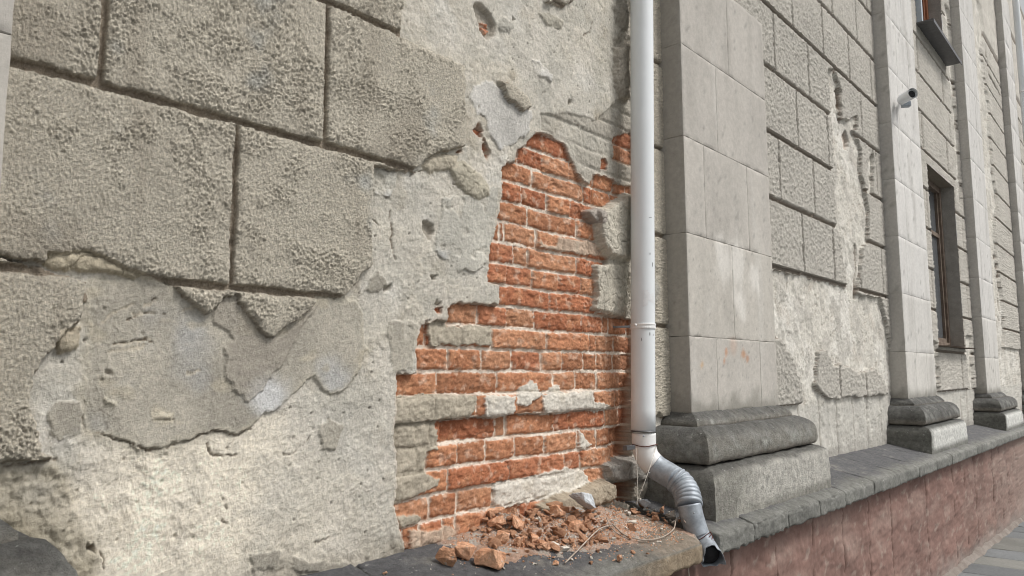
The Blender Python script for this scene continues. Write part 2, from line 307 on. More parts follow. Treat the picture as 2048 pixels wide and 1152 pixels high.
def relief_near():
    xs = [at(px, 576, -.03)[0] for px in np.concatenate([np.arange(-12, 1170, 2), np.arange(1170, 1266, .7), np.arange(1266, 1372, 2)])]
    xs = np.concatenate([np.linspace(-3.2, xs[0], 50)[:-1], xs, np.linspace(xs[-1], 3.6, 8)[1:]])
    zs = np.concatenate([np.arange(.93, 2.5, .0034), np.arange(2.5, 3.58, .0048), np.linspace(3.58, 7.5, 50)[1:]])
    X, Z = np.meshgrid(xs, zs); sh = X.shape; X = X.ravel(); Z = Z.ravel()
    w1, w2 = fbm(X*14, Z*14, 3, 1), fbm(X*70, Z*70, 3, 2)
    wx = X+.007*w1+.0035*w2; wz = Z+.007*fbm(X*14, Z*14, 3, 5)+.0035*fbm(X*70, Z*70, 3, 6)
    lo = fbm(X*2.2, Z*2.2, 4, 8); md = fbm(X*9, Z*9, 4, 9); hi = fbm(X*45, Z*45, 4, 10); vh = fbm(X*160, Z*160, 3, 11)
    # --- undercoat (lime plaster with flaking laps and pits)
    flk = fbm(X*9+.3*w1+Z*2, Z*8-X*2, 4, 12)*2.6; ter = np.floor(flk)+ss(.42, .58, flk-np.floor(flk))
    H = .020+.0012*ter+.0018*md+.0008*hi+.0006*vh
    flk2 = fbm(X*32+Z*6, Z*25-X*8, 3, 13)*2.2; H += (.0004+.0009*ss(-.1, .5, lo+.5*md))*(np.floor(flk2)+ss(.42, .58, flk2-np.floor(flk2)))
    rc = ss(.05, .0, np.abs(fbm(X*30, Z*24, 3, 14)))*ss(.2, .5, fbm(X*5, Z*5, 2, 15)); H -= .0014*rc
    f1, f2, rid = worley(X/.045, Z/.045, 1); pit = ss(.11, .04, f1)*(rid > .80); H -= .005*pit
    warmth = ss(-.5, .6, lo+.4*md)
    C = np.array([.575, .545, .48])*np.ones((len(X), 1)); C = mixc(C, (.605, .56, .475), warmth*.7)
    C = mixc(C, (.66, .635, .58), ss(.25, .8, fbm(X*4, Z*4, 4, 17))*.7); C = mixc(C, (.40, .345, .26), ss(.3, 1.0, fbm(X*6, Z*5, 4, 18))*.6)
    C *= (1+.06*hi+.05*ter/2+.04*md+.05*vh)[:, None]; C = mixc(C, (.33, .27, .2), rc*.25); C = mixc(C, (.16, .14, .12), pit*.8)
    C = mixc(C, (.47, .45, .395), ss(.12, .2, fbm(X*5+2, Z*6, 5, 52))*.5); C = mixc(C, (.66, .62, .55), ss(.25, .33, fbm(X*6+7, Z*7, 5, 53))*.5)
    up_ = ss(at(0, 860, P_UC)[2]-.05, at(0, 860, P_UC)[2]-.3, Z)*ss(1.9, 1.2, X)     # low on the wall: pale lime, with reflected sunlight painted into its colour
    sun_glow = np.zeros(len(X))
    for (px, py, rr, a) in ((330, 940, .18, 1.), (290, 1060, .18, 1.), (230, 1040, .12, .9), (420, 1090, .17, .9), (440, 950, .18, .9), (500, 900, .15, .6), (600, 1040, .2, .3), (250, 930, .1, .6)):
        q = at(px, py, P_UC); d = np.hypot(X-q[0], (Z-q[2]))/rr; sun_glow = np.maximum(sun_glow, a*ss(1.25, .2, d+.28*md+.15*lo))
    C = mixc(C, (.93, .85, .71), sun_glow*(.68+.32*ss(.25, -.05, fbm(X*7, Z*7, 4, 54))))
    cls = np.zeros(len(X), int)            # object ids
    rough_lo = sdf(wx, wz, poly([(-150,940),(112,925),(150,985),(165,1040),(190,1100),(205,1250),(-150,1250)], P_UC))
    k = ss(.02, -.02, rough_lo); H += k*(.004+.005*fbm(X*38, Z*30, 4, 20)+.004*np.abs(fbm(X*20, Z*20, 2, 21))); C = mixc(C, (.36, .32, .24), k*(.75+.25*md))
    k = ss(.09, .0, Z-z_ledge(X, -.03)+.04*md)*(1-sun_glow*.8); C = mixc(C, (.33, .29, .23), k*.6); H += k*.004*fbm(X*40, Z*30, 3, 22)
    # --- smooth coats
    gs = fbm(X*4, Z*3.5, 4, 24)
    rag = .008*fbm(X*22, Z*22, 4, 29)
    for i, P in enumerate(SMOOTH):
        d = sdf(wx, wz, P)+rag; k = ss(.003, -.004, d); Hs = (.0245 if i == 0 else .0255)+.0018*md+.0004*vh+.0007*fbm(X*24, Z*22, 3, 25)
        if i == 6: Hs = Hs+.004
        k = k*(1-.75*ss(.1, .5, fbm(X*11, Z*11, 4, 28+i)*(i != 0 and i != 1)))
        if i == 0: Hs = Hs+.003*ss(-.1, -.0, d)
        H = lerp(H, Hs, k if i else k*ss(at(190, 700, P_SM)[0]-.0, at(300, 700, P_SM)[0], X+.03*lo))
        c = (.62, .60, .56) if i in (1, 6) else ((.55, .53, .47) if i in (2, 3) else (.425, .395, .335))
        Cs = np.array(c)*(1+.22*gs+.07*md+.06*vh)[:, None]; Cs = mixc(Cs, (.46, .47, .48), ss(.2, .9, fbm(X*4, Z*4, 3, 26))*.6)
        if i == 0:
            Cs = mixc(Cs, (.55, .51, .42), ss(-.02, -.0, d+.01*w1)*.7); Cs = mixc(Cs, (.52, .47, .37), ss(.35, .7, fbm(X*8, Z*14, 3, 27))*.6)
            q = at(540, 790, P_SM); Cs = mixc(Cs, (.66, .66, .65), ss(.09, .02, np.hypot(X-q[0], (Z-q[2])*1.2)+.02*md))
        k3 = ss(.012+.02*(lo > 0), -.008, d) if i == 0 else k; C = C*(1-k3[:, None])+Cs*k3[:, None]; cls[k > .5] = 100+i
    d = sdf(wx, wz, VPATCH)+rag*.6; k = ss(.0025, -.0025, d); H += k*.005; C = mixc(C, (.37, .335, .285), k*.6)
    # scored scratches on the smooth coat
    for a, b in (((232,690),(300,678)), ((205,640),(262,610)), ((290,612),(312,602)), ((226,705),(290,690)), ((365,622),(400,612)), ((270,630),(310,626)), ((380,745),(405,742))):
        d = ldist(wx, wz, poly([a, b], P_SM)); k = ss(.006, .001, d+.003*hi); H -= .0022*k; C = mixc(C, (.56, .50, .40), k*.7)
    # --- bricks
    dB = sdf(wx, wz, BRICKS); 
    for P in SPOTS: dB = np.minimum(dB, sdf(wx, wz, P))
    kb = np.floor((Z+.0015*n2(X*6, Z*0+3.3, 3)+.0012*n2(X*25, Z*20, 4)-ZC0)/DZC).astype(int)
    Zj = Z+.0035*n2(X*5, Z*0+1.1, 3)+.0022*w2+.0018*n2(X*28, Z*9, 30); kb = np.floor((Zj-ZC0)/DZC).astype(int); fz = (Zj-ZC0)-kb*DZC
    bid = np.zeros(len(X), int); dxb = np.full(len(X), 1.); jwx = X+.0026*fbm(X*55, Z*55, 3, 31)+.002*n2(X*20, Z*20, 33)
    for kk, js in JOINTS.items():
        yy = None; zmid = course_z(kk)+DZC/2
        jx = []
        for px in js:                # solve for the photo height of this course at that column
            lo_, hi_ = -400., 1500.
            for _ in range(30):
                mi = (lo_+hi_)/2
                if at(px, mi)[2] > zmid: lo_ = mi
                else: hi_ = mi
            jx.append(at(px, mi)[0])
        jx = np.array([-9]+jx+[3.0, 3.3, 9]); s_ = kb == kk; i_ = np.searchsorted(jx, jwx[s_])-1; i_ = np.clip(i_, 0, len(jx)-2)
        dxb[s_] = np.minimum(jwx[s_]-jx[i_], jx[i_+1]-jwx[s_]); bid[s_] = (kk+10)*40+i_+1
    rb = _perm[bid & 255]/255.; rb2 = _perm[(bid*7+13) & 255]/255.; rb3 = _perm[(bid*3+101) & 255]/255.
    hw = .0048+.0035*rb3
    dzb = np.minimum(fz-.0054, DZC-.0054-fz); de = np.minimum(dzb, dxb-hw*.7*np.where(rb2 > .6, .35, 1)); 
    q = np.clip(1-np.clip(dzb, 0, .012)/.012, 0, 1)**2+np.clip(1-np.clip(dxb-hw*.6, 0, .012)/.012, 0, 1)**2
    bw1, bw2, bwi = worley(X/.05+.5*w1, Z/.034+.5*md, 4)
    fac = np.abs(fbm(X*24+rb*9, Z*38+rb*5, 4, 35)); vor = (bwi-.5)*.006+ss(.0, .12, bw2-bw1)*.002
    Hb = -.001+(rb-.5)*.008-.0052*np.minimum(q, 1.2)+.0034*(.5-fac*1.5)+vor*(.3+.7*rb2)+.0010*hi+.0007*vh+.006*(rb2-.5)*n2(X*13, Z*13, 36)
    Hm = -.0085+.002*hi+.002*md+.004*ss(.3, .9, fbm(X*10, Z*10, 2, 37))
    mb = ss(-.0008, .0022, de+.0022*fbm(X*75, Z*75, 2, 32)+.004*ss(.1, .6, fbm(X*12, Z*16, 2, 34)))
    # missing top skin on some bricks leaves deeper hollows
    hol = ss(.25, .6, fbm(X*9, Z*14, 3, 39)); Hb -= .0045*hol*(rb3 > .4)
    Hk = lerp(Hm, Hb, mb)
    cb = np.array([.455, .208, .112])*np.ones((len(X), 1)); cb = cb*(.74+.42*rb)[:, None]; cb = mixc(cb, (.50, .27, .16), (rb3 > .6)*.5)
    cb = mixc(cb, (.36, .12, .06), (rb2 > .72)*.6); cb = mixc(cb, (.58, .30, .165), ss(.1, .8, fbm(X*12, Z*16, 4, 40))*.5); cb = mixc(cb, (.30, .08, .03), ss(.4, 1., fbm(X*18, Z*24, 3, 41))*.5)
    cb = mixc(cb, (.64, .47, .36), ss(.2, .8, fbm(X*26, Z*24, 4, 42)+.4*hi)*.5); cb *= (1+.12*vh+.10*hi)[:, None]
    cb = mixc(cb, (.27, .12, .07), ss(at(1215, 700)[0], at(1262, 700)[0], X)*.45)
    cm = np.array([.78, .69, .59])*(1+.12*hi)[:, None]; cm = mixc(cm, (.50, .32, .22), ss(.0, .7, fbm(X*14, Z*20, 3, 43))*.65)
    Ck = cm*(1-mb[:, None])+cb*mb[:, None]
    coat = np.zeros(len(X))
    for P, t in COATS:
        d = sdf(wx+.004*w2, wz, P); k = ss(.0015, -.0015, d); Hk = lerp(Hk, Hk*.55+.0062+.002*md+.0012*hi, k)
        c = ((.42, .375, .30), (.66, .62, .55), (.50, .38, .29))[t]
        Cc = np.array(c)*(1+.10*md+.08*hi)[:, None]; Cc = mixc(Cc, (.58, .52, .42), ss(.1, .8, fbm(X*15, Z*15, 3, 44))*.4); Ck = Ck*(1-k[:, None])+Cc*k[:, None]
        coat = np.maximum(coat, k)
    # deep slot behind the pipe low down, protruding white course
    xs_ = at(1238, 800)[0]; k = ss(xs_-.01, xs_+.01, X+.02*(rb2-.5))*ss(course_z(0)+.01, course_z(-1), Z); Hk -= k*.03
    xs_ = at(1222, 950)[0]; k = ss(xs_-.015, xs_+.02, X)*ss(course_z(-3), course_z(-3)-.02, Z); Hk -= k*.03
    k = (kb == -2)*ss(at(1250, 800)[0], at(1200, 800)[0], X); Hk += k*.014
    k = (kb == -3)*(X > at(883, 850)[0])*(X < at(1108, 850)[0]); Hk -= k*.012
    # coated brick ghosting through thin plaster in the upper right
    gh = sdf(wx, wz, poly([(1078,228),(1145,228),(1190,240),(1245,188),(1262,180),(1262,384),(1225,356),(1190,346),(1180,368),(1150,345),(1140,318),(1100,270),(1080,262)], -.01)); kg = ss(.004, -.004, gh)
    H = lerp(H, .012+Hk*.5+.002*md+.001*hi, kg); C = mixc(C, (.42, .39, .335), kg*(.25+.6*mb*(rb > .35)))
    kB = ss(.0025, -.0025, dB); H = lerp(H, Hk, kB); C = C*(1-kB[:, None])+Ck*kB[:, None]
    isb = kB > .5; cls[isb] = np.where(mb[isb] > .4, 1000+bid[isb], 2)
    kd = ss(.012, .002, np.abs(dB))*(1-kB); C = mixc(C, (.56, .42, .32), kd*.25)
    # --- holes, cracks
    for P, dep in HOLES:
        d = sdf(wx, wz, P); k = ss(.002, -.006, d)*(1-kB); H -= dep*k; C = mixc(C, (.40, .36, .30), k*.7)
    for P in CRACKS:
        d = ldist(wx, wz, P); k = ss(.0034, .0006, d+.0015*hi)*ss(-.7, .0, md+hi); H -= .006*k; C = mixc(C, (.24, .19, .14), k*.8)
    # --- broken, lumpy edge beside and behind the pipe
    xa = at(1240, 300, -.04)[0]; xb = at(1306, 300, P_RC)[0]; kl = ss(xa-.02, xa+.03, X+.02*w1)*ss(xb+.01, xb-.01, X)*(1-kB)*(1-kg*.7)
    H += kl*(.014*fbm(X*16, Z*11, 3, 46)+.008*np.abs(fbm(X*40, Z*40, 3, 47))); C = mixc(C, (.36, .325, .27), kl*.7)
    # --- roughcast blocks
    dR = np.full(len(X), 1.)
    for P in RC_POLY: dR = np.minimum(dR, sdf(wx, wz, P))
    xr = at(1300, 500, P_RC)[0]; dR = np.minimum(dR, np.maximum(xr-X+.006*w1, (CAMZ-.2)-Z+.02*w1))
    dR = np.where((Z > 2.78) & (X < at(806, 70, P_RC)[0]), -.5, dR)
    dz, dx, rid2 = rc_joints(X, Z); dz = dz+.0042*w1+.002*w2; dx = dx+.0026*w1+.001*w2+np.where(X > 2.5, .5, 0)
    e = np.minimum(dz-.0068, dx-.0044); dE = np.minimum(e, -dR)
    kr = ss(.0, .0045, dE); g1, g2, gi = worley(X/.0105+.4*w2, Z/.0105+.4*hi, 6); h1, h2, hi2 = worley(X/.0065, Z/.0065, 7)
    amp = .45+.75*ss(-.5, .7, lo+1.2*md)
    blob = ss(.62, .12, g1)*(.35+.65*gi); blob2 = ss(.6, .1, h1)*(hi2 > .35)
    Hr = .045+.0016*md-.004*ss(.02, 0, dE)+amp*(.0034*blob*(gi > .3)+.0030*blob2+.0014*hi+.0026*vh+.0022*np.abs(n2(X*210, Z*210, 59)))
    inR = dR < 0
    Hg = np.where(inR, .027+.003*hi+.002*md, H)
    H = lerp(Hg, Hr, kr*inR)
    Cr = np.array([.64, .585, .485])*(1+.12*lo+.07*md)[:, None]; Cr = mixc(Cr, (.70, .655, .56), (blob*.6+blob2*.3)*.6)
    Cr = mixc(Cr, (.40, .35, .28), ss(.2, .8, fbm(X*9, Z*1.3, 4, 49))*.35); Cr *= (1+.16*vh)[:, None]; Cr = mixc(Cr, (.53, .55, .54), ss(.45, 1.0, fbm(X*5, Z*5, 3, 50))*.6); Cr = mixc(Cr, (.42, .37, .30), ss(.25, .9, fbm(X*3.1+4, Z*3.1, 4, 51))*.5)
    Cg = np.array([.38, .32, .25])*(1+.2*md)[:, None]
    kk = (kr*inR)[:, None]; C = np.where(inR[:, None], Cg*(1-kk)+Cr*kk, C)
    cls = np.where(inR & (kr > .4), 200000+rid2, np.where(inR, 1, cls))
    for i, (P, h, c) in enumerate(LUMPS):
        d = sdf(wx, wz, P); k = ss(.009, -.016, d+.004*hi) if h > .04 else ss(.004, -.005, d)
        bul = (1-np.clip(-d/.03, 0, 1)); Hl = h-.35*h*bul**2*.5+.006*md+.002*hi+.0008*vh-.006*ss(.06, 0, np.abs(fbm(X*13+i, Z*13, 2, 55)))
        H = lerp(H, np.maximum(H+.002, Hl), k); k2 = ss(.0045, .0005, d+.003*hi); C = C*(1-k2[:, None])+(np.array(c)*(1+.1*hi+.15*md)[:, None])*k2[:, None]; cls[k2 > .5] = 400+i
    C *= (1+.14*n2(X*70+H*130, Z*70, 57)+.10*vh)[:, None]
    V = np.stack([X+.0014*n2(X*25+H*45, Z*40, 56), -H, Z], 1)
    return V, C, cls, sh

def cut(V, C, cls, sh, parent, namer, mats, drop=None):
    """cut a relief grid into one mesh per piece"""
    n, mcols = sh; idx = np.arange(n*mcols).reshape(sh)
    F = np.stack([idx[:-1, :-1], idx[:-1, 1:], idx[1:, 1:], idx[1:, :-1]], -1).reshape(-1, 4)
    c4 = cls[F]; fc = c4[:, 0].copy(); fc = np.where(c4[:, 1] == c4[:, 2], c4[:, 1], fc)
    if drop is not None:
        keep = ~drop(V[F].mean(1)); F = F[keep]; fc = fc[keep]
    # tiny islands go to the common coat
    u, inv, cnt = np.unique(fc, return_inverse=True, return_counts=True)
    small = cnt < 60; fb = np.where((u >= 1000) & (u < 200000), 2, 0); fc = np.where(small[inv], fb[inv], fc)
    order = np.argsort(fc, kind='stable'); F = F[order]; fc = fc[order]; u, st = np.unique(fc, return_index=True); st = list(st)+[len(fc)]
    for i, c in enumerate(u):
        f = F[st[i]:st[i+1]]; vi, inv = np.unique(f, return_inverse=True)
        nm, mt, lab = namer(int(c)); me = mesh_np(nm, V[vi], inv.reshape(f.shape), mats[mt], C[vi]); o = place(nm, me, parent)
        if lab: o['label'] = lab

wall = thing('building_wall', 'long weathered stucco wall with fallen plaster showing a patch of orange brick beside the white downpipe', 'wall', (1.5, 0, 1.1))
def near_name(c):
    if c == 0: return 'plaster_undercoat', 'plaster', 'cream lime plaster laid bare'
    if c == 1: return 'block_joint', 'roughcast', None
    if c == 2: return 'mortar', 'plaster', 'pale pinkish mortar between bricks'
    if 100 <= c < 200: return 'smooth_plaster_patch', 'plaster', None
    if 400 <= c < 500: return 'plaster_lump', 'plaster', None
    if c >= 200000: return 'stucco_block', 'roughcast', None
    return 'brick', 'brick', None
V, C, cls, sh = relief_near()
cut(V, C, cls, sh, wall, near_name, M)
del V, C, cls

# ------------------------------------------------------------------ the far bays
WIN = (8.76, 10.12, CAMZ+.255, CAMZ+2.19)      # lower window opening x0 x1 z0 z1
WIN2 = (8.76, 10.12, CAMZ+3.72, CAMZ+5.7)
PIL = [(-.62, .425), (3.12, 4.13), (6.95, 8.0), (10.72, 11.75), (14.9, 15.9)]
FAR_BARE = [poly([(1655,140),(1670,140),(1682,180),(1680,235),(1700,240),(1716,280),(1722,302),(1724,350),(1732,380),(1738,420),(1738,485),(1728,492),(1716,590),(1762,596),(1776,650),(1787,720),(1796,800),(1800,900),(1560,930),(1545,830),(1545,812),
        (1607,809),(1604,765),(1588,720),(1572,690),(1550,660),(1545,620),(1545,537),(1700,576),(1694,560),(1682,490),(1672,430),(1668,330),(1665,270),(1661,200)], P_RC),
    poly([(1735,330),(1745,300),(1748,320),(1746,395),(1738,380)], P_RC), poly([(1700,238),(1716,230),(1714,258),(1702,262)], P_RC)]
FAR_ISLES = [poly([(1638,705),(1650,700),(1662,712),(1670,735),(1684,725),(1720,745),(1750,735),(1768,760),(1778,790),(1700,795),(1668,800),(1645,790),(1634,770)], P_RC), poly([(1683,180),(1700,172),(1716,185),(1717,230),(1700,238),(1688,235)], P_RC)]
def relief_far():
    pxs = np.concatenate([np.arange(1370, 1500, 16), np.arange(1500, 1800, 1.1), np.arange(1800, 2062, 1.7)])
    xs = np.array([at(px, 500, -.04)[0] for px in pxs]); xs = np.unique(np.concatenate([[3.6], xs[xs > 3.65], np.linspace(xs[-1]+.1, 45, 60), [WIN[0], WIN[1]]]))
    zs = np.unique(np.round(np.concatenate([np.arange(.93, 4.2, .008), np.arange(4.2, 6.6, .014), np.linspace(6.6, 9.5, 40), [WIN[2], WIN[3], WIN2[2], WIN2[3]]]), 5))
    X, Z = np.meshgrid(xs, zs); sh = X.shape; X = X.ravel(); Z = Z.ravel()
    w1, w2 = fbm(X*12, Z*12, 3, 61), fbm(X*50, Z*50, 3, 62); wx = X+.014*w1+.006*w2; wz = Z+.014*fbm(X*12, Z*12, 3, 65)+.006*w2
    lo = fbm(X*1.8, Z*1.8, 4, 68); md = fbm(X*8, Z*8, 4, 69); hi = fbm(X*36, Z*36, 3, 70)
    flk = fbm(X*9+.3*w1, Z*7, 4, 72)*2.4; ter = np.floor(flk)+ss(.4, .6, flk-np.floor(flk))
    H = .018+.004*ter*.6+.004*md+.0022*hi; rc = ss(.08, 0, np.abs(fbm(X*16, Z*11, 4, 74)))*ss(-.2, .3, fbm(X*4, Z*4, 2, 75)); H -= .006*rc
    C = np.array([.66, .63, .565])*np.ones((len(X), 1)); C = mixc(C, (.75, .725, .67), ss(-.1, .7, lo+.5*md)*.7); C = mixc(C, (.48, .41, .34), ss(.25, .9, fbm(X*4, Z*4, 4, 76))*.35)
    C = mixc(C, (.30, .23, .17), rc*.6); C = mixc(C, (.48, .455, .41), ss(.15, .25, fbm(X*4.5, Z*4, 5, 64))*.65); C *= (1+.09*hi+.06*md)[:, None]
    low = ss(ROWZ[1]+.03, ROWZ[1]-.03, Z+.02*w1); C = mixc(C, (.55, .535, .49), low*.7)
    vj = np.abs(((X-4.45)/.36)-np.round((X-4.45)/.36))*.36+.004*w1; k = low*ss(.012, .004, vj); H -= .008*k; C = mixc(C, (.28, .24, .20), k*.6)
    k = ss(.12, 0, Z-z_ledge(X, -.03)+.06*md); C = mixc(C, (.33, .31, .28), k*.6)
    bare = np.full(len(X), 1.)
    for P in FAR_BARE: bare = np.minimum(bare, sdf(wx, wz, P, .2))
    for P in FAR_ISLES: bare = np.maximum(bare, -sdf(wx, wz, P, .2))
    # bay with the windows: strip beside the right jamb and under the sill
    b3 = np.minimum.reduce([np.maximum(np.abs(wx-10.42)-.16-.05*n2(Z*3, Z*0, 77), np.maximum(wz-(CAMZ+.42), CAMZ-.2-wz)), np.maximum(np.abs(wx-8.5)-.2, np.maximum(wz-(CAMZ+.3), CAMZ-.3-wz)),
        np.maximum(np.abs(wx-10.52-.08*n2(Z*2, Z*0+5, 78))-.13, np.maximum(CAMZ+2.05-wz, wz-(CAMZ+4.6))), np.where(wz < ROWZ[1], -.1, 1.)])
    bare = np.where(X > 7.5, np.minimum(bare, b3), bare)
    b4 = np.abs(wx-12.75-.35*n2(Z*1.1, Z*0+9, 79))-.55-.25*n2(Z*2.3, Z*0+3, 80); b4 = np.minimum(b4, np.where(wz < CAMZ+.35, -.1, 1))
    bare = np.where(X > 11.4, b4, bare)
    inR = bare > 0
    row = np.floor((Z-ROWZ[0])/(ROWZ[1]-ROWZ[0])).astype(int); zr = (Z-ROWZ[0])-row*(ROWZ[1]-ROWZ[0]); dz = np.minimum(zr, ROWZ[1]-ROWZ[0]-zr)
    off = np.where(row % 2 == 1, at(1606, 490, P_RC)[0], at(1559, 340, P_RC)[0]); u = (X-off)/.62; c = np.floor(u).astype(int); dx = np.abs(u-np.round(u))*.62
    e = np.minimum(dz+.003*w1-.0105, dx+.002*w1-.0065); dE = np.minimum(e, bare); kr = ss(0, .007, dE)
    g1, g2, gi = worley(X/.026+.3*w2, Z/.024+.3*hi, 81)
    Hr = .045+.002*md+.0075*ss(.6, .1, g1)*(.3+gi)+.003*hi; Hg = .024+.003*hi
    H = np.where(inR, Hg, H); H = lerp(H, Hr, kr*inR)
    Cr = np.array([.56, .53, .475])*(1+.09*lo+.06*md+.14*hi)[:, None]; Cr = mixc(Cr, (.66, .63, .57), gi*.45); Cg = np.array([.27, .23, .19])*np.ones((len(X), 1))
    kk = (kr*inR)[:, None]; C = np.where(inR[:, None], Cg*(1-kk)+Cr*kk, C)
    cls = np.where(inR & (kr > .4), 200000+row*1000+c+50, np.where(inR, 1, 0))
    P = poly([(1684,270),(1692,262),(1700,285),(1695,302),(1688,298)], -.02); d = sdf(wx, wz, P, .2); k = ss(.004, -.004, d); H -= .03*k; C = mixc(C, (.46, .27, .17), k*.3)
    # deep crack beside the window, up the wall
    for pts in ([(1898,100),(1900,150),(1912,170)], [(1918,230),(1922,300),(1925,370)], [(1905,195),(1908,225)], [(1970,100),(1978,150),(2000,190)], [(1990,500),(2000,560),(2002,640)], [(1718,492),(1716,590)], [(1680,180),(1684,240)], [(1948,290),(1950,330)]):
        d = ldist(wx, wz, poly(pts, P_RC), .1); k = ss(.028, .008, d); H -= .035*k; C = mixc(C, (.24, .17, .12), k*.8)
    inw = ((X >= WIN[0]-.001) & (X <= WIN[1]+.001) & (((Z >= WIN[2]-.001) & (Z <= WIN[3]+.001)) | ((Z >= WIN2[2]-.001) & (Z <= WIN2[3]+.001))))
    return np.stack([X, -H, Z], 1), C, cls, sh
def in_open(c):
    r = np.zeros(len(c), bool)
    for w_ in (WIN, WIN2): r |= (c[:, 0] > w_[0]) & (c[:, 0] < w_[1]) & (c[:, 2] > w_[2]) & (c[:, 2] < w_[3])
    return r
def far_name(c):
    if c == 0: return 'plaster_undercoat', 'plaster', 'whitish flaking undercoat between the grey stucco blocks'
    if c == 1: return 'block_joint', 'roughcast', None
    return 'stucco_block', 'roughcast', None
V, C, cls, sh = relief_far(); cut(V, C, cls, sh, wall, far_name, M, in_open); del V, C, cls

# ------------------------------------------------------------------ rough solids
def slab_mesh(name, x0, x1, y0, y1, z0, z1, mat, res=.02, amp=.003, rnd=.006, colf=None, seed=0, shape=None, smooth=True):
    """closed box, six gridded faces welded at the edges, edges worn round and faces uneven"""
    nx, ny, nz = [max(2, int(math.ceil(abs(b-a)/res))+1) for a, b in ((x0, x1), (y0, y1), (z0, z1))]
    def ax_(a, b, n):
        r_ = min(rnd*2.2, abs(b-a)*.2); return np.concatenate([[a, a+r_*.3], np.linspace(a+r_, b-r_, n), [b-r_*.3, b]])
    gx, gy, gz = ax_(x0, x1, nx), ax_(y0, y1, ny), ax_(z0, z1, nz)
    Vs, Fs = [], []; off = 0
    def face(A, B, f, flip):
        nonlocal off
        a, b = np.meshgrid(A, B, indexing='ij'); v = f(a.ravel(), b.ravel()); n, m_ = a.shape; idx = np.arange(n*m_).reshape(n, m_)+off
        q = np.stack([idx[:-1, :-1], idx[1:, :-1], idx[1:, 1:], idx[:-1, 1:]], -1).reshape(-1, 4)
        Vs.append(v); Fs.append(q[:, ::-1] if flip else q); off += n*m_
    o = np.ones
    face(gx, gz, lambda a, b: np.stack([a, o(len(a))*y0, b], 1), False); face(gx, gz, lambda a, b: np.stack([a, o(len(a))*y1, b], 1), True)
    face(gx, gy, lambda a, b: np.stack([a, b, o(len(a))*z1], 1), False); face(gx, gy, lambda a, b: np.stack([a, b, o(len(a))*z0], 1), True)
    face(gy, gz, lambda a, b: np.stack([o(len(a))*x1, a, b], 1), False); face(gy, gz, lambda a, b: np.stack([o(len(a))*x0, a, b], 1), True)
    V = np.concatenate(Vs); Fq = np.concatenate(Fs)
    key = np.round(V*1e5).astype(np.int64); _, fi, inv = np.unique(key, axis=0, return_index=True, return_inverse=True); V = V[fi]; Fq = inv.ravel()[Fq]
    P0 = V.copy(); c = np.array([(x0+x1)/2, (y0+y1)/2, (z0+z1)/2]); h = np.array([abs(x1-x0), abs(y1-y0), abs(z1-z0)])/2
    r = min(rnd, h.min()*.9); rr = r*(1+.9*n3(P0, 14, seed)); q = P0-c; inner = np.clip(q, -(h-r), h-r); dd = q-inner; ln = np.linalg.norm(dd, axis=1); k = ln > 1e-9
    out = q.copy(); out[k] = inner[k]+dd[k]/ln[k, None]*np.minimum(ln[k], r)[:, None]
    nrm = np.where(k[:, None], dd/np.maximum(ln, 1e-9)[:, None], 0)
    d = amp*(n3(P0, 9, seed+1)+.6*n3(P0, 28, seed+2)+.45*n3(P0, 75, seed+3))
    edge = ss(2.2*r, 0, np.sort(h-np.abs(q), axis=1)[:, 1]); d = d-edge*amp*1.6*np.clip(n3(P0, 20, seed+5)+.2, 0, 1)*2
    V = c+out+nrm*d[:, None]
    if shape is not None: V = shape(V, P0)
    col = colf(V, P0, nrm) if colf else np.ones((len(V), 3))*.4
    return mesh_np(name, V, Fq, mat, col, smooth)
def stone_col(base, var=.12, seed=0, dark=None, darkf=None):
    def f(V, P0, n):
        a = n3(P0, 5, seed)+.6*n3(P0, 16, seed+1)+.4*n3(P0, 45, seed+2)
        c = np.array(base)*(1+var*a)[:, None]
        if darkf is not None: c = mixc(c, dark, np.clip(darkf(P0, n, a), 0, 1))
        return c
    return f

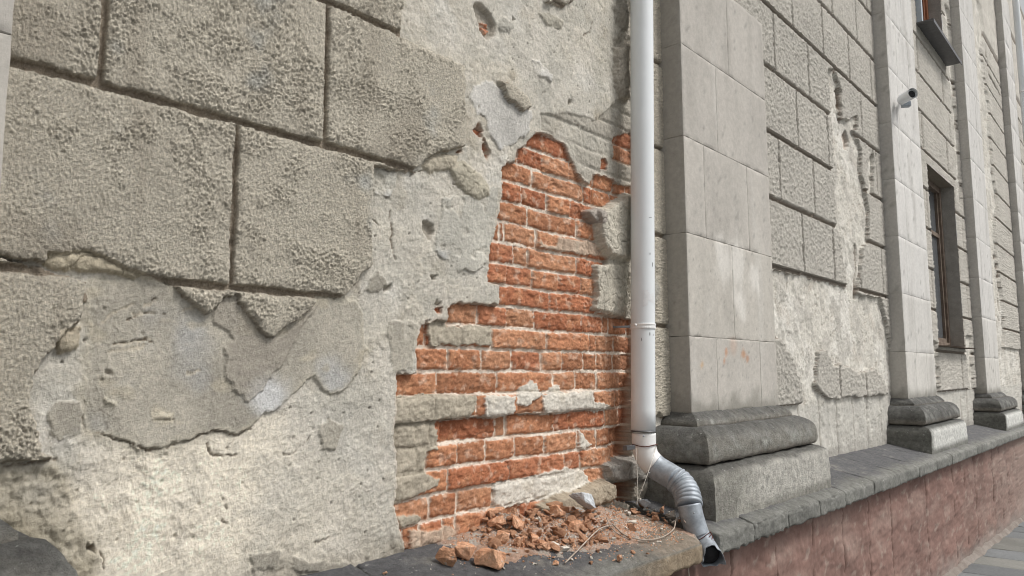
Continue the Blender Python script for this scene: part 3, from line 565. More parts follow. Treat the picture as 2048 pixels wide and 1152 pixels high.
# ------------------------------------------------------------------ pilasters
PF = -.15
def pilaster(i, label, near):
    x0, x1 = PIL[i]; res = .022 if near == 2 else (.04 if near == 1 else .12)
    t = thing('pilaster', label, 'pilaster', (x0, -.1, CAMZ-.57), 'stone pilasters along the wall')
    zb = z_ledge((x0+x1)/2, -.3)+.005; zs0 = CAMZ-.185-.0115*(x0-3.1)
    rowsz = [zs0]
    base_rows = [CAMZ+.163, CAMZ+.64, CAMZ+1.10, CAMZ+1.55] if i < 2 else [CAMZ+.165, CAMZ+.66, CAMZ+1.15, CAMZ+1.65]
    rowsz += [z for z in base_rows]
    while rowsz[-1] < (3.6 if i < 2 else 8.0): rowsz.append(rowsz[-1]+(.46 if i < 2 else .5))
    rr = random.Random(i*5+1)
    splits = {1: [(.27, .78), (.48,), (.20, .70), (.36,), (.52,), (.22, .72)]}.get(i)
    for k in range(len(rowsz)-1):
        a, b = rowsz[k], rowsz[k+1]
        cuts = [0]+list(splits[k % len(splits)] if splits else sorted([rr.uniform(.2, .4), rr.uniform(.55, .8)][:rr.choice((1, 2))]))+[1]
        for j in range(len(cuts)-1):
            u0 = x0+(x1-x0)*cuts[j]; u1 = x0+(x1-x0)*cuts[j+1]; tn = rr.uniform(-.05, .05)
            pale = max(0, 1-abs(k-1.0)/1.2) if i == 1 else max(0, 1-k/2.)
            bc = np.array((.475, .448, .41))*(1+tn) if i < 2 else np.array((.64, .625, .60))*(1+tn*.7)
            bc = lerp(bc, np.array((.58, .55, .49)), .4*pale); sd = i*40+k*5+j
            lowz = zs0
            def colf(V, P0, n, bc=bc, sd=sd, i=i):
                a_ = n3(P0*np.array([1, 1, .25]), 7, sd)+.5*n3(P0, 20, sd+1); c = bc*(1+.10*a_)[:, None]
                c = mixc(c, (.33, .31, .28), ss(.1, .9, n3(P0*np.array([2.2, 2.2, .5]), 4, 7))*.45)
                c = mixc(c, (.62, .60, .56), ss(.3, .8, n3(P0*np.array([3, 3, .35]), 4.2, 9)+.3*n3(P0, 30, 4))*.35); c = mixc(c, (.27, .26, .24), ss(.5, .6, n3(P0, 55, 6))*.6)
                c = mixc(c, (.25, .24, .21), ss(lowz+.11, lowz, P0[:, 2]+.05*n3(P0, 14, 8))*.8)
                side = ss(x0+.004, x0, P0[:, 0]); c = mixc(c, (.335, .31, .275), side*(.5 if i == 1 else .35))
                if i == 1:
                    for (px, py, r_) in ((1445, 520, .09), (1475, 530, .10), (1510, 560, .06), (1480, 600, .07)):
                        q = at(px, py, PF); c = mixc(c, (.70, .675, .63), .75*ss(r_*1.3, r_*.5, np.hypot(P0[:, 0]-q[0], (P0[:, 2]-q[2])*.8)+.06*n3(P0*np.array([1.6, 1, .7]), 11, 71)))
                if i == 1:   # faint orange and grey smears scrawled on the lowest stones
                    for (px, py, r_, cc, am) in ((1453,705,.022,(.50,.27,.16),.75), (1449,722,.016,(.50,.27,.16),.7), (1487,708,.03,(.50,.27,.15),.75), (1495,716,.025,(.46,.24,.14),.7), (1404,730,.018,(.6,.36,.16),.5), (1467,692,.05,(.55,.36,.26),.35)):
                        q = at(px, py, PF); c = mixc(c, cc, am*ss(r_*1.3, r_*.3, np.hypot(P0[:, 0]-q[0], P0[:, 2]-q[2])+.012*n3(P0, 40, 77)))
                    for (px, py, r_) in ((1458,751,.009), (1465,748,.006), (1478,748,.01), (1486,752,.008), (1493,753,.011), (1497,757,.007), (1478,726,.006), (1487,731,.006), (1401,764,.007)):
                        q = at(px, py, PF); c = mixc(c, (.30, .29, .28), .6*ss(r_*1.2, r_*.4, np.hypot(P0[:, 0]-q[0], P0[:, 2]-q[2])))
                return c
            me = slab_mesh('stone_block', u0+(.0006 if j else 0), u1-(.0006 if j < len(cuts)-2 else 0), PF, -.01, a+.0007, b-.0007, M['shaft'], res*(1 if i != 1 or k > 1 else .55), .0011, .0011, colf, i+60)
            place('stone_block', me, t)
    # base: swept mouldings round three sides
    def sweep(name, prof, seed, cf):
        """prof: list of (offset out of the shaft, z)"""
        prof = np.array(prof); 
        # resample
        s = np.concatenate([[0], np.cumsum(np.hypot(*np.diff(prof, axis=0).T))]); n = max(6, int(s[-1]/(res*.8))); u = np.linspace(0, s[-1], n)
        pr = np.stack([np.interp(u, s, prof[:, 0]), np.interp(u, s, prof[:, 1])], 1)
        L = abs(PF)+.0; W = x1-x0; nl = max(3, int(L/res*1.3)); nw = max(6, int(W/res)); path = []
        for q in np.linspace(0, 1, nl): path.append(('L', q))
        for q in np.linspace(0, 1, nw): path.append(('F', q))
        for q in np.linspace(0, 1, nl): path.append(('R', q))
        V = []; Nn = []
        tx = np.gradient(pr[:, 0]); tz = np.gradient(pr[:, 1]); ln = np.hypot(tx, tz)+1e-9; no, nz = -tz/ln, tx/ln
        if prof[-1][1] < prof[0][1]: pass
        for sname, q in path:
            for (e, z), a_, b_ in zip(pr, no, nz):
                if sname == 'L': V.append((x0-e, lerp(0, PF-e, q), z)); Nn.append((-a_, 0, b_))
                elif sname == 'F': V.append((lerp(x0-e, x1+e, q), PF-e, z)); Nn.append((0, -a_, b_))
                else: V.append((x1+e, lerp(PF-e, 0, q), z)); Nn.append((a_, 0, b_))
        V = np.array(V); Nn = np.array(Nn); 
        m_ = len(path); idx = np.arange(m_*n).reshape(m_, n)
        Fq = np.stack([idx[:-1, :-1], idx[:-1, 1:], idx[1:, 1:], idx[1:, :-1]], -1).reshape(-1, 4)
        d = .005*n3(V, 8, seed)+.0036*n3(V, 24, seed+1)+.003*n3(V, 60, seed+2)-.009*np.clip(n3(V, 16, seed+4)-.25, 0, 1)
        Dn = Nn.copy().reshape(m_, n, 3)
        for c_ in (nl-1, nl): Dn[c_] = Dn[nl-1]+Dn[nl]*np.array([1, 1, 0]) if c_ == nl-1 else Dn[nl-1]
        for c_ in (nl+nw-1, nl+nw): Dn[c_] = Dn[nl+nw-1]+Dn[nl+nw]*np.array([1, 1, 0]) if c_ == nl+nw-1 else Dn[nl+nw-1]
        Dn = Dn.reshape(-1, 3); seam = np.zeros(m_-1, bool); seam[[nl-1, nl+nw-1]] = True; Fq = Fq.reshape(m_-1, n-1, 4)[~seam].reshape(-1, 4)
        V2 = V+Dn*d[:, None]; sgn = 1 if pr[-1, 1] < pr[0, 1] else -1
        me = mesh_np(name, V2, Fq[:, ::-1] if sgn < 0 else Fq, M['base'], cf(V, Nn, seed)); return place(name, me, t)
    if i == 0: zs0 -= .098
    eo = .068 if i == 0 else .088
    zt0, zt1 = zs0-.052, zs0-.205
    def dark_cf(V, Nn, seed):
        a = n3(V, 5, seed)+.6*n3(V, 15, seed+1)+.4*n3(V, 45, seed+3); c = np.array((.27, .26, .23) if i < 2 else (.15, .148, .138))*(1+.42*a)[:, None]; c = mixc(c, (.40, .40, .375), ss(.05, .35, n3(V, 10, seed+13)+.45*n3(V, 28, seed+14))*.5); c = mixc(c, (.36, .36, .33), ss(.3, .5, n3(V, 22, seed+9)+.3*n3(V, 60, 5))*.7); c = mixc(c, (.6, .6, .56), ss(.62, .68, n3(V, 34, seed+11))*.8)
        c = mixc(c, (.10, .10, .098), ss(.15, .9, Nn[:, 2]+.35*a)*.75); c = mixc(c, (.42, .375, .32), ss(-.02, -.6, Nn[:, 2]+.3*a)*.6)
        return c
    def plinth_cf(V, Nn, seed):
        a = n3(V, 4, seed)+.6*n3(V, 12, seed+1)+.4*n3(V*np.array([1, 1, .3]), 30, seed+3)
        front = (V[:, 1] < PF-.17) & (Nn[:, 1] < -.5); c = np.array((.33, .32, .285) if i < 2 else (.2, .2, .18))*(1+.3*a)[:, None]
        mid = ss(x0+.0, x0+.35, V[:, 0]+.12*a) if i == 1 else ss(x0-.18, x0-.1, V[:, 0]+.02*a)
        c = mixc(c, (.60, .58, .53) if i == 1 else (.80, .80, .76), front*mid*ss(zb+.0, zb+.04, V[:, 2])*ss(zt1-.01, zt1-.04, V[:, 2])*(.85))
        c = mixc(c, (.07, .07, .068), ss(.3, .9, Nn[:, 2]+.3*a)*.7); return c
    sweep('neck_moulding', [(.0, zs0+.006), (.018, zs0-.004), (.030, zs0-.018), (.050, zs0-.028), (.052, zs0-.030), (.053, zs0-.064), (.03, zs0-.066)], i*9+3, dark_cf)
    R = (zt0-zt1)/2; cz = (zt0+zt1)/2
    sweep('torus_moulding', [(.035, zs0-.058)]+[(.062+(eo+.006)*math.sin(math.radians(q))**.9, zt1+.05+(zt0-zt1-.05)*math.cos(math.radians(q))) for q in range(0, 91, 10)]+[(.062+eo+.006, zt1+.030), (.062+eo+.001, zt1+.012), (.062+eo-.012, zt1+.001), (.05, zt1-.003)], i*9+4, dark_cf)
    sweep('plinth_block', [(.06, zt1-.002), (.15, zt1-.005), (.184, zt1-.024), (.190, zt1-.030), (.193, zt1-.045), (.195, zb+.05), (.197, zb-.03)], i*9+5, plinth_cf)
    return t
pilaster(0, 'stone pilaster cut off by the left edge, its dark rounded base low in the corner', 2)
pilaster(1, 'nearest tall grey stone pilaster beside the white downpipe, with orange smears near its foot', 2)
pilaster(2, 'pale stone pilaster carrying the small white security camera', 1)
pilaster(3, 'pale stone pilaster just right of the two windows', 1)
pilaster(4, 'farthest pale pilaster at the right edge with a white pipe in front', 0)

# ------------------------------------------------------------------ windows: reveals, frames, panes, sills
def tint_grid(name, O, U, W, nu, nw, mat, col, amp=.003, seed=0, parent=None, sub=0):
    O, U, W = map(np.array, (O, U, W)); a, b = np.meshgrid(np.linspace(0, 1, nu), np.linspace(0, 1, nw), indexing='ij'); a = a.ravel(); b = b.ravel()
    V = O+a[:, None]*U+b[:, None]*W; n = np.cross(U, W); n = n/np.linalg.norm(n); V = V+n*(amp*(n3(V, 20, seed)+.8*n3(V, 50, seed+1)))[:, None]
    idx = np.arange(nu*nw).reshape(nu, nw); Fq = np.stack([idx[:-1, :-1], idx[1:, :-1], idx[1:, 1:], idx[:-1, 1:]], -1).reshape(-1, 4)
    c = np.array(col)*(1+.12*n3(V, 6, seed)+.12*n3(V, 25, seed+2))[:, None]
    return place(name, mesh_np(name, V, Fq, mat, c), parent)
def box_bm(bm, x0, x1, y0, y1, z0, z1, bev=.0):
    r = bmesh.ops.create_cube(bm, size=1); bmesh.ops.scale(bm, vec=(x1-x0, y1-y0, z1-z0), verts=r['verts']); bmesh.ops.translate(bm, vec=((x0+x1)/2, (y0+y1)/2, (z0+z1)/2), verts=r['verts'])
    if bev: bmesh.ops.bevel(bm, geom=list({e for v in r['verts'] for e in v.link_edges}), offset=bev, segments=2, affect='EDGES', profile=.6)
def box_obj(name, b, mat, parent=None, bev=.003):
    bm = bmesh.new(); box_bm(bm, *b, bev); return from_bm(name, bm, mat, parent)
def window(w_, label, wood, upper):
    x0, x1, z0, z1 = w_; dep = .17; t = thing('window', None, None, (x0, 0, z0)); t.parent = wall; t.location = Vector((x0, 0, z0))-wall.location; t['label'] = label
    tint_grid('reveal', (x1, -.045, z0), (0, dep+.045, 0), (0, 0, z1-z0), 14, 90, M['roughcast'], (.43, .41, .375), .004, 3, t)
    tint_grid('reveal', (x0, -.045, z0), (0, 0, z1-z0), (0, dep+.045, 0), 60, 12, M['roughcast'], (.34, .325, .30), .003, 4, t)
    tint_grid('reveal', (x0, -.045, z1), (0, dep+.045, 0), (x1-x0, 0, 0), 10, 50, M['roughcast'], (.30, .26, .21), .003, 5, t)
    f = .075; y = dep-.03
    for (a, b, c, d) in ((x0, x0+f, z0, z1), (x1-f, x1, z0, z1), (x0+f, x1-f, z0, z0+f), (x0+f, x1-f, z1-f, z1)):
        box_obj('frame', (a, b, y-.05, y+.05, c, d), wood, t, .006)
    xm = (x0+x1)/2; 
    box_obj('mullion', (xm-.03, xm+.03, y-.045, y+.045, z0+f, z1-f), wood, t, .005)
    for (a, b) in ((x0+f, xm-.03), (xm+.03, x1-f)):
        for (c, d) in ((a, a+.045), (b-.045, b)): box_obj('sash', (c, d, y-.025, y+.03, z0+f, z1-f), wood, t, .004)
        box_obj('sash', (a+.045, b-.045, y-.025, y+.03, z0+f, z0+f+.05), wood, t, .004)
        box_obj('transom', (a+.045, b-.045, y-.02, y+.03, z0+(z1-z0)*.68, z0+(z1-z0)*.68+.05), wood, t, .004)
        box_obj('pane', (a+.045, b-.045, y+.004, y+.008, z0+f+.05, z1-f), M['glass'], t, 0)
    if upper:
        bm = bmesh.new(); box_bm(bm, x0-.06, x1+.08, -.21, dep-.05, z0-.012, z0+.002); box_bm(bm, x0-.06, x1+.08, -.214, -.208, z0-.04, z0+.0); from_bm('sill', bm, M['darkmetal'], t)
        box_obj('blue_casing', (x0-.04, x0+.02, -.10, -.04, z0+.01, z1), M['paint'], t, .004)
    else:
        bm = bmesh.new(); box_bm(bm, x0-.03, x1+.06, -.14, dep-.05, z0+.004, z0+.010)
        bmesh.ops.subdivide_edges(bm, edges=bm.edges[:], cuts=6, use_grid_fill=True)
        for v in bm.verts: v.co.z += .02*math.sin(v.co.x*7)*max(0, -v.co.y)+random.uniform(-.003, .003); v.co.y += random.uniform(-.008, .008)
        s_ = from_bm('sill', bm, M['wood'], t); s_['label'] = 'warped rusty brown sill sheet'
        box_obj('sill_board', (x0, x1, -.01, dep-.04, z0-.03, z0+.003), M['wood'], t, .003)
    # dark room behind
    box_obj('room_backing', (x0-.1, x1+.1, dep+.1, dep+.13, z0-.1, z1+.1), M['dark'], t, 0)
window(WIN, 'lower window with weathered brown wooden frame and rough reveal', M['wood'], False)
window(WIN2, 'upper window with red-brown frame and dark metal sill', M['woodred'], True)

# ------------------------------------------------------------------ coping ledge
LE_Y = -.42
coping = thing('stone_ledge', 'grey weathered stone ledge running along the wall above the maroon plinth', 'ledge', (1.5, -.2, 1.0))
def coping_col(seed, left=False):
    def f(V, P0, n):
        a = n3(P0, 5, seed)+.6*n3(P0, 15, seed+1)+.5*n3(P0, 50, seed+2); topn = n[:, 2]
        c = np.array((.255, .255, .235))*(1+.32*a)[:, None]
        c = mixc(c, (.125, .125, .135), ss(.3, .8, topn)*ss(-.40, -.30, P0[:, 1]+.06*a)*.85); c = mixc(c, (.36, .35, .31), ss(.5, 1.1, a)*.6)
        if left:
            c = mixc(c, (.46, .34, .215), ss(.5, -.2, topn)*ss(1.9, 2.45, P0[:, 0]+.1*a)*.85); c = mixc(c, (.36, .29, .22), ss(.3, .8, topn)*ss(2.1, 2.5, P0[:, 0]+.12*a)*.75)
        return c
    return f
def coping_piece(x0, x1, seed, res, left=False, amp=.005):
    def shp(V, P0):
        zt = z_ledge(P0[:, 0], P0[:, 1]); V = V.copy(); V[:, 2] += zt
        fr = ss(-.36, LE_Y, P0[:, 1]); V[:, 1] += .006*n3(P0*np.array([1, 0, 0])+.3, 3, seed)*fr
        V[:, 2] += ss(-.36, -.43, P0[:, 1])*(-.008)
        return V
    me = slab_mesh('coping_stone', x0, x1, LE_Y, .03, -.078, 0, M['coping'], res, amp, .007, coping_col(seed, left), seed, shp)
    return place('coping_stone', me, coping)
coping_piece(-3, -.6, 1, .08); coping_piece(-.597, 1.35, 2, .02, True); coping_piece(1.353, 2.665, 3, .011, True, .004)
xs_ = [2.80]+[at(px, py, LE_Y)[0] for px, py in ((1510,1070),(1580,1042),(1641,1018),(1692,1000))]
while xs_[-1] < 17: xs_.append(xs_[-1]+(.55 if xs_[-1] < 9 else 1.1))
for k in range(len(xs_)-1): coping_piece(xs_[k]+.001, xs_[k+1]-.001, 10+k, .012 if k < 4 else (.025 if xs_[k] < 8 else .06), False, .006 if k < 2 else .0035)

# ------------------------------------------------------------------ plinth wall below the ledge
plinth = thing('plinth_wall', 'maroon painted rough plinth wall under the stone ledge', 'plinth', (1.5, -.3, 0))
def z_ground(x): return CAMZ-1.653-.036*(x-7.15)
def relief_plinth():
    xs = np.concatenate([np.linspace(-3, 2.2, 40)[:-1], np.array([at(px, 1090, -.35)[0] for px in np.arange(1240, 2052, 1.8) if True])]); xs = np.unique(np.round(xs[(xs < 17)], 4)); xs = np.append(xs, 17.5)
    zs = np.concatenate([np.linspace(-.6, .0, 25)[:-1], np.arange(0, 1.04, .010)])
    X, Z = np.meshgrid(xs, zs); sh = X.shape; X = X.ravel(); Z = Z.ravel()
    w1 = fbm(X*10, Z*10, 3, 91); lo = fbm(X*1.5, Z*1.5, 4, 92); md = fbm(X*3.6, Z*7, 4, 93); hi = fbm(X*20, Z*34, 4, 94)
    flk = fbm(X*3.5, Z*7, 4, 95)*2.2; ter = np.floor(flk)+ss(.35, .65, flk-np.floor(flk))
    H = .34+.006*md+.0035*ter+.0025*hi; off = ((X-3.05)/.49); vj = np.abs(off-np.round(off))*.49+.010*w1; k = ss(.010, .002, vj)*ss(-.8, -.1, md+.6*hi); H -= .012*k
    rc = ss(.05, 0, np.abs(fbm(X*8, Z*5, 3, 96)))*ss(.15, .5, fbm(X*3, Z*3, 2, 97)); H -= .008*rc
    pn = _perm[(np.floor(off).astype(int)+5) & 255]/255.
    C = np.array([.235, .145, .122])*(1+.12*lo+.10*md)[:, None]*(.9+.2*pn)[:, None]; C = mixc(C, (.33, .235, .20), ss(-.1, .7, fbm(X*1.6, Z*4.5, 5, 98))*.7); C = mixc(C, (.225, .18, .155), ss(.85, 1.02, Z+.05*md)*.55)
    C = mixc(C, (.34, .28, .24), ss(7.5, 12, X)*.45); C = mixc(C, (.08, .045, .035), k*.75); C = mixc(C, (.12, .06, .045), rc*.5); C = mixc(C, (.42, .36, .31), ss(.4, .7, fbm(X*8, Z*14, 3, 99))*.4)
    C = mixc(C, (.26, .24, .22), ss(.22, 0, Z-z_ground(X)+.06*md)*.6)
    cls = 300+np.floor(off).astype(int)+20; Z = np.minimum(Z, z_ledge(X, -.34)-.045)
    return np.stack([X, -H, Z], 1), C, cls, sh
V, C, cls, sh = relief_plinth()
cut(V, C, cls, sh, plinth, lambda c: ('render_panel', 'plinth', None), M); del V, C, cls

# ------------------------------------------------------------------ ground
def ground():
    bm = bmesh.new(); xs = [-400, -60, -3, 3, 7, 11, 17, 60, 400]; ys = [-600, -60, -12, -4, -.3, .5, 300]
    g = [[bm.verts.new((x, y, (z_ground(min(max(x, -3), 30))-.012))) for x in xs] for y in ys]
    for j in range(len(ys)-1):
        for i in range(len(xs)-1): bm.faces.new((g[j][i], g[j][i+1], g[j+1][i+1], g[j+1][i]))
    o = from_bm('ground', bm, M['paving']); tag(o, 'grey street ground', None, None, 'structure')
ground()
pave = bpy.data.objects.new('pavement', None); COL.objects.link(pave); pave.location = (9, -1, 0); tag(pave, 'pavement of long grey slabs laid against the plinth', kind='structure')
M['pav'] = stone_mat('paving_slab', attr=True, s2=40, bump=.6, bd=.0015, bs=(40, 220), lo=.8, hi=1.15)
x = 5.2; kx = 0; rr = random.Random(4)
while x < 17:
    w_ = rr.choice((.34, .46, .52)) if x < 12 else .6
    y = -.375; ky = 0
    while y > -4.5:
        L_ = rr.uniform(1.1, 1.5) if ky else rr.uniform(.6, 1.4); gcol = np.array((.185, .195, .20))*rr.uniform(.85, 1.12) if rr.random() < .85 else np.array((.205, .205, .19))*rr.uniform(.9, 1.2)
        dz = rr.uniform(-.004, .004); tilt = rr.uniform(-.01, .01)
        def shp(V, P0, dz=dz, tilt=tilt, xc=x+w_/2): V = V.copy(); V[:, 2] += z_ground(V[:, 0])+dz+tilt*(V[:, 0]-xc); return V
        me = slab_mesh('paving_slab', x+.005, x+w_-.005, y-L_+.004, y, -.03, .012, M['pav'], .12 if x < 12 else .3, .002, .008, stone_col(gcol, .15, kx), kx*7+ky, shp)
        place('paving_slab', me, pave); y -= L_; ky += 1
    x += w_; kx += 1
bm = bmesh.new(); n_ = 160; vs = []
for i in range(n_):
    x = 5+12*i/(n_-1); r1 = random.uniform(.0, .012); zg = z_ground(x); vs.append([bm.verts.new((x, -.33, zg+.045+r1)), bm.verts.new((x, -.35-r1, zg+.035+r1)), bm.verts.new((x, -.372-r1, zg+.018)), bm.verts.new((x, -.385-r1*2, zg+.006))])
for i in range(n_-1):
    for j in range(3): bm.faces.new((vs[i][j], vs[i][j+1], vs[i+1][j+1], vs[i+1][j]))
from_bm('mortar_fillet', bm, stone_mat('fillet_mortar', (.18, .15, .13), (.27, .24, .215), bump=.6), pave, True)

# ------------------------------------------------------------------ downpipe
def tube(name, pts, rad, mat, parent=None, seg=28, caps=True, smooth=True, wob=0):
    pts = [Vector(p) for p in pts]; bm = bmesh.new(); n = len(pts); rad = rad if hasattr(rad, '__len__') else [rad]*n
    prev = None; rings = []
    for i, p in enumerate(pts):
        tv = (pts[min(i+1, n-1)]-pts[max(i-1, 0)]).normalized()
        if prev is None: a = tv.orthogonal().normalized()
        else: a = (prev-tv*prev.dot(tv)).normalized()
        prev = a; b = tv.cross(a)
        rings.append([bm.verts.new(p+(a*math.cos(2*math.pi*k/seg)+b*math.sin(2*math.pi*k/seg))*rad[i]*(1+(random.uniform(-wob, wob) if wob else 0))) for k in range(seg)])
    for i in range(n-1):
        for k in range(seg): bm.faces.new((rings[i][k], rings[i][(k+1) % seg], rings[i+1][(k+1) % seg], rings[i+1][k]))
    if caps: bm.faces.new(rings[0]); bm.faces.new(rings[-1])
    return from_bm(name, bm, mat, parent, smooth)
def spline(ps, n):
    ps = [Vector(p) for p in ps]; out = []
    e = [ps[0]*2-ps[1]]+ps+[ps[-1]*2-ps[-2]]
    for i in range(1, len(e)-2):
        for k in range(n):
            t = k/n; a, b, c, d = e[i-1], e[i], e[i+1], e[i+2]
            out.append(.5*((2*b)+(c-a)*t+(2*a-5*b+4*c-d)*t*t+(3*b-a-3*c+d)*t**3))
    return out+[ps[-1]]
PY = -.115; pr = .0505
A_ = Vector(at(1286.5, 862, PY)); B_ = Vector(at(1283.5, 0, PY)); up_d = (B_-A_)/(B_.z-A_.z)
pipe = thing('downpipe', 'white rainwater downpipe with galvanised crimped elbow beside the bare brick', 'downpipe', A_)
def PP(z, dy=0): return A_+up_d*(z-A_.z)+Vector((0, dy, 0))
zs_ = list(np.linspace(A_.z, 6.5, 60)); dent = lambda z: 1-.02*math.exp(-((z-A_.z-.18)/.05)**2)-.016*math.exp(-((z-(CAMZ+.87))/.02)**2)
tube('pipe', [PP(z) for z in zs_], [pr*dent(z) for z in zs_], M['pvc'], pipe, 40)
tube('joint_ring', [PP(A_.z-.004), PP(A_.z+.002)], pr*1.03, M['darkmetal'], pipe, 40)
eb = [Vector(at(*q)) for q in ((1287.5, 866, -.115), (1288.5, 893, -.117), (1293, 911, -.125), (1301, 923, -.14), (1312, 934, -.158))]
ebp = spline(eb, 6); tube('white_elbow', ebp, [.0495]*len(ebp), M['pvc2'], pipe, 36)
zn = [Vector(at(*q)) for q in ((1306, 929, -.150), (1316, 937, -.168), (1336, 949, -.21), (1352, 959, -.248))]
zp = spline(zn, 8); tube('galvanised_neck', zp, [.050]*len(zp), M['zinc'], pipe, 36)
cb_ = spline([Vector(at(*q)) for q in ((1350, 958, -.245), (1362, 968, -.27), (1371, 982, -.295), (1376, 996, -.312), (1378.5, 1012, -.325))], 20)
tube('crimped_elbow', cb_, [.0498+.0050*abs(math.sin(math.pi*k/ (len(cb_)-1)*8))**.7-.001 for k in range(len(cb_))], M['zinc'], pipe, 40)
dn = spline([Vector(at(*q)) for q in ((1378, 1009, -.323), (1383, 1030, -.333), (1390, 1052, -.345), (1397, 1072, -.358))], 6); tube('galvanised_drop', dn, [.047-.004*k/(len(dn)-1) for k in range(len(dn))], M['zinc'], pipe, 36)
# outlet: open crushed shoe
bm = bmesh.new(); op = spline([Vector(at(*q)) for q in ((1399, 1072, -.360), (1406, 1086, -.375), (1415, 1101, -.400), (1424, 1116, -.432))], 6); seg = 32; rings = []; prev = Vector((1, 0, 0))
for i, p in enumerate(op):
    tv = (op[min(i+1, len(op)-1)]-op[max(i-1, 0)]).normalized(); a = (prev-tv*prev.dot(tv)).normalized(); prev = a; b = tv.cross(a); f_ = i/(len(op)-1)
    r0 = lerp(.042, .044, min(1, f_*1.6)); rings.append([])
    for k in range(seg):
        an = 2*math.pi*k/seg; rr_ = r0*(1+.10*f_*math.sin(3*an+1)+.06*f_*math.sin(7*an)); ext = tv*(.016*math.sin(2*an+.6)+.008*math.sin(9*an)) if i == len(op)-1 else Vector()
        rings[-1].append(bm.verts.new(p+(a*math.cos(an)+b*math.sin(an))*rr_+ext))
for i in range(len(op)-1):
    for k in range(seg): bm.faces.new((rings[i][k], rings[i][(k+1) % seg], rings[i+1][(k+1) % seg], rings[i+1][k]))
oo = from_bm('outlet_shoe', bm, M['zinc'], pipe, True); md_ = oo.modifiers.new('thick', 'SOLIDIFY'); md_.thickness = .0012
ip = op[2:-2]; o2 = tube('outlet_inside', ip, [.034]*len(ip), M['dark'], pipe, 20)
for k in range(4):
    c = Vector(at(1400+k*1.5, 1073+k*4, -.362-.004*k)); tv = Vector((.1, -.35, -1)).normalized(); a = tv.orthogonal().normalized(); b = tv.cross(a)
    ring = [c+(a*math.cos(t)+b*math.sin(t))*.0455+tv*.006*math.sin(2*t+k) for t in np.linspace(0, 2*math.pi, 25)]; tube('wire_wrap', ring, .0016, M['rust'], pipe, 6)
def screw(px, py, y, r=.004):
    c = Vector(at(px, py, y)); dr = (Vector((0, -D, CAMZ))-c).normalized(); tube('screw', [c, c+dr*.002, c+dr*.003], [r, r, r*.5], M['zinc'], pipe, 10)
screw(1287, 872, -.166); screw(1388, 1026, -.385, .0035); screw(1299, 946, -.205, .003)
# brackets
zb_ = at(1284, 650, PY-pr)[2]
bm = bmesh.new(); seg = 44
prof = [(pr+.0005, -.011), (pr+.0035, -.011), (pr+.0045, -.006), (pr+.0030, -.004), (pr+.0030, .004), (pr+.0045, .006), (pr+.0035, .011), (pr+.0005, .011)]
rg = [[bm.verts.new(PP(zb_+z)+Vector((r*math.cos(2*math.pi*k/seg), r*math.sin(2*math.pi*k/seg), 0))) for r, z in prof] for k in range(seg)]
for k in range(seg):
    for j in range(len(prof)): bm.faces.new((rg[k][j], rg[(k+1) % seg][j], rg[(k+1) % seg][(j+1) % len(prof)], rg[k][(j+1) % len(prof)]))
br = from_bm('bracket', bm, M['pvc2'], pipe, False); br['label'] = 'white clamp band'
c = Vector(at(1270, 650, PY-.035)); tube('bolt', [c, c+Vector((-.6, -.75, 0)).normalized()*.010], [.006, .005], M['pvc2'], pipe, 12)
tube('bracket_stem', [PP(zb_)+Vector((-.03, .03, 0)), PP(zb_)+Vector((-.05, .12, 0))], .005, M['zinc'], pipe, 8)
zb2 = at(1288, 894, PY-pr)[2]; cc_ = eb[1]; cc_ = Vector((cc_.x, cc_.y, zb2))
tube('lower_clamp', [cc_+Vector((math.cos(t)*.0525, math.sin(t)*.0525, .003*math.sin(3*t))) for t in np.linspace(math.radians(-215), math.radians(-35), 24)], .0022, M['rust'], pipe, 6)
c = Vector(at(1259, 895, -.11)); bm = bmesh.new(); box_bm(bm, c.x-.035, c.x+.03, c.y-.010, c.y+.010, c.z-.009, c.z+.009, .002); from_bm('clamp_lug', bm, M['darkmetal'], pipe)
c = Vector(at(1306, 893, -.15)); bm = bmesh.new(); box_bm(bm, c.x-.008, c.x+.012, c.y-.010, c.y+.012, c.z-.008, c.z+.008, .002); from_bm('clamp_lug', bm, M['zinc'], pipe)
# torn sticker curved round the pipe
def on_pipe(px, py, r):
    c0 = PP(at(px, py, PY-pr)[2]); s_ = max(-.985, min(.985, (px-(1283.5+3*(py/862)))/21.8)); th = math.asin(s_)
    vd = Vector((c0.x, c0.y+D, 0)).normalized(); rv = Vector((vd.y, -vd.x, 0)); dirv = rv*math.sin(th)-vd*math.cos(th)
    return Vector((c0.x, c0.y, at(px, py, c0.y-.04)[2]))+dirv*r
def decal(name, pts_fn, mat, r):
    bm = bmesh.new(); 
    for (xa_, xb_, fa, fb) in pts_fn:
        n = 6; rows = []
        for i in range(n+1):
            px = lerp(xa_, xb_, i/n); y0_, y1_ = fa(px), fb(px); rows.append([bm.verts.new(on_pipe(px, lerp(y0_, y1_, j/4), r)) for j in range(5)])
        for i in range(n):
            for j in range(4): bm.faces.new((rows[i][j], rows[i+1][j], rows[i+1][j+1], rows[i][j+1]))
    return from_bm(name, bm, mat, pipe, True)
st = decal('sticker', [(1285.5, 1295, lambda x: 579.5, lambda x: 613-(x-1285.5)*.3), (1295, 1305, lambda x: 590-(x-1297)*.55 if x > 1297 else 584, lambda x: 600+(x-1295)*.8)], M['sticker'], pr+.0006); st['label'] = 'torn remains of a white sticker'
mark = plain('grey_scuff', (.24, .25, .26), .7)
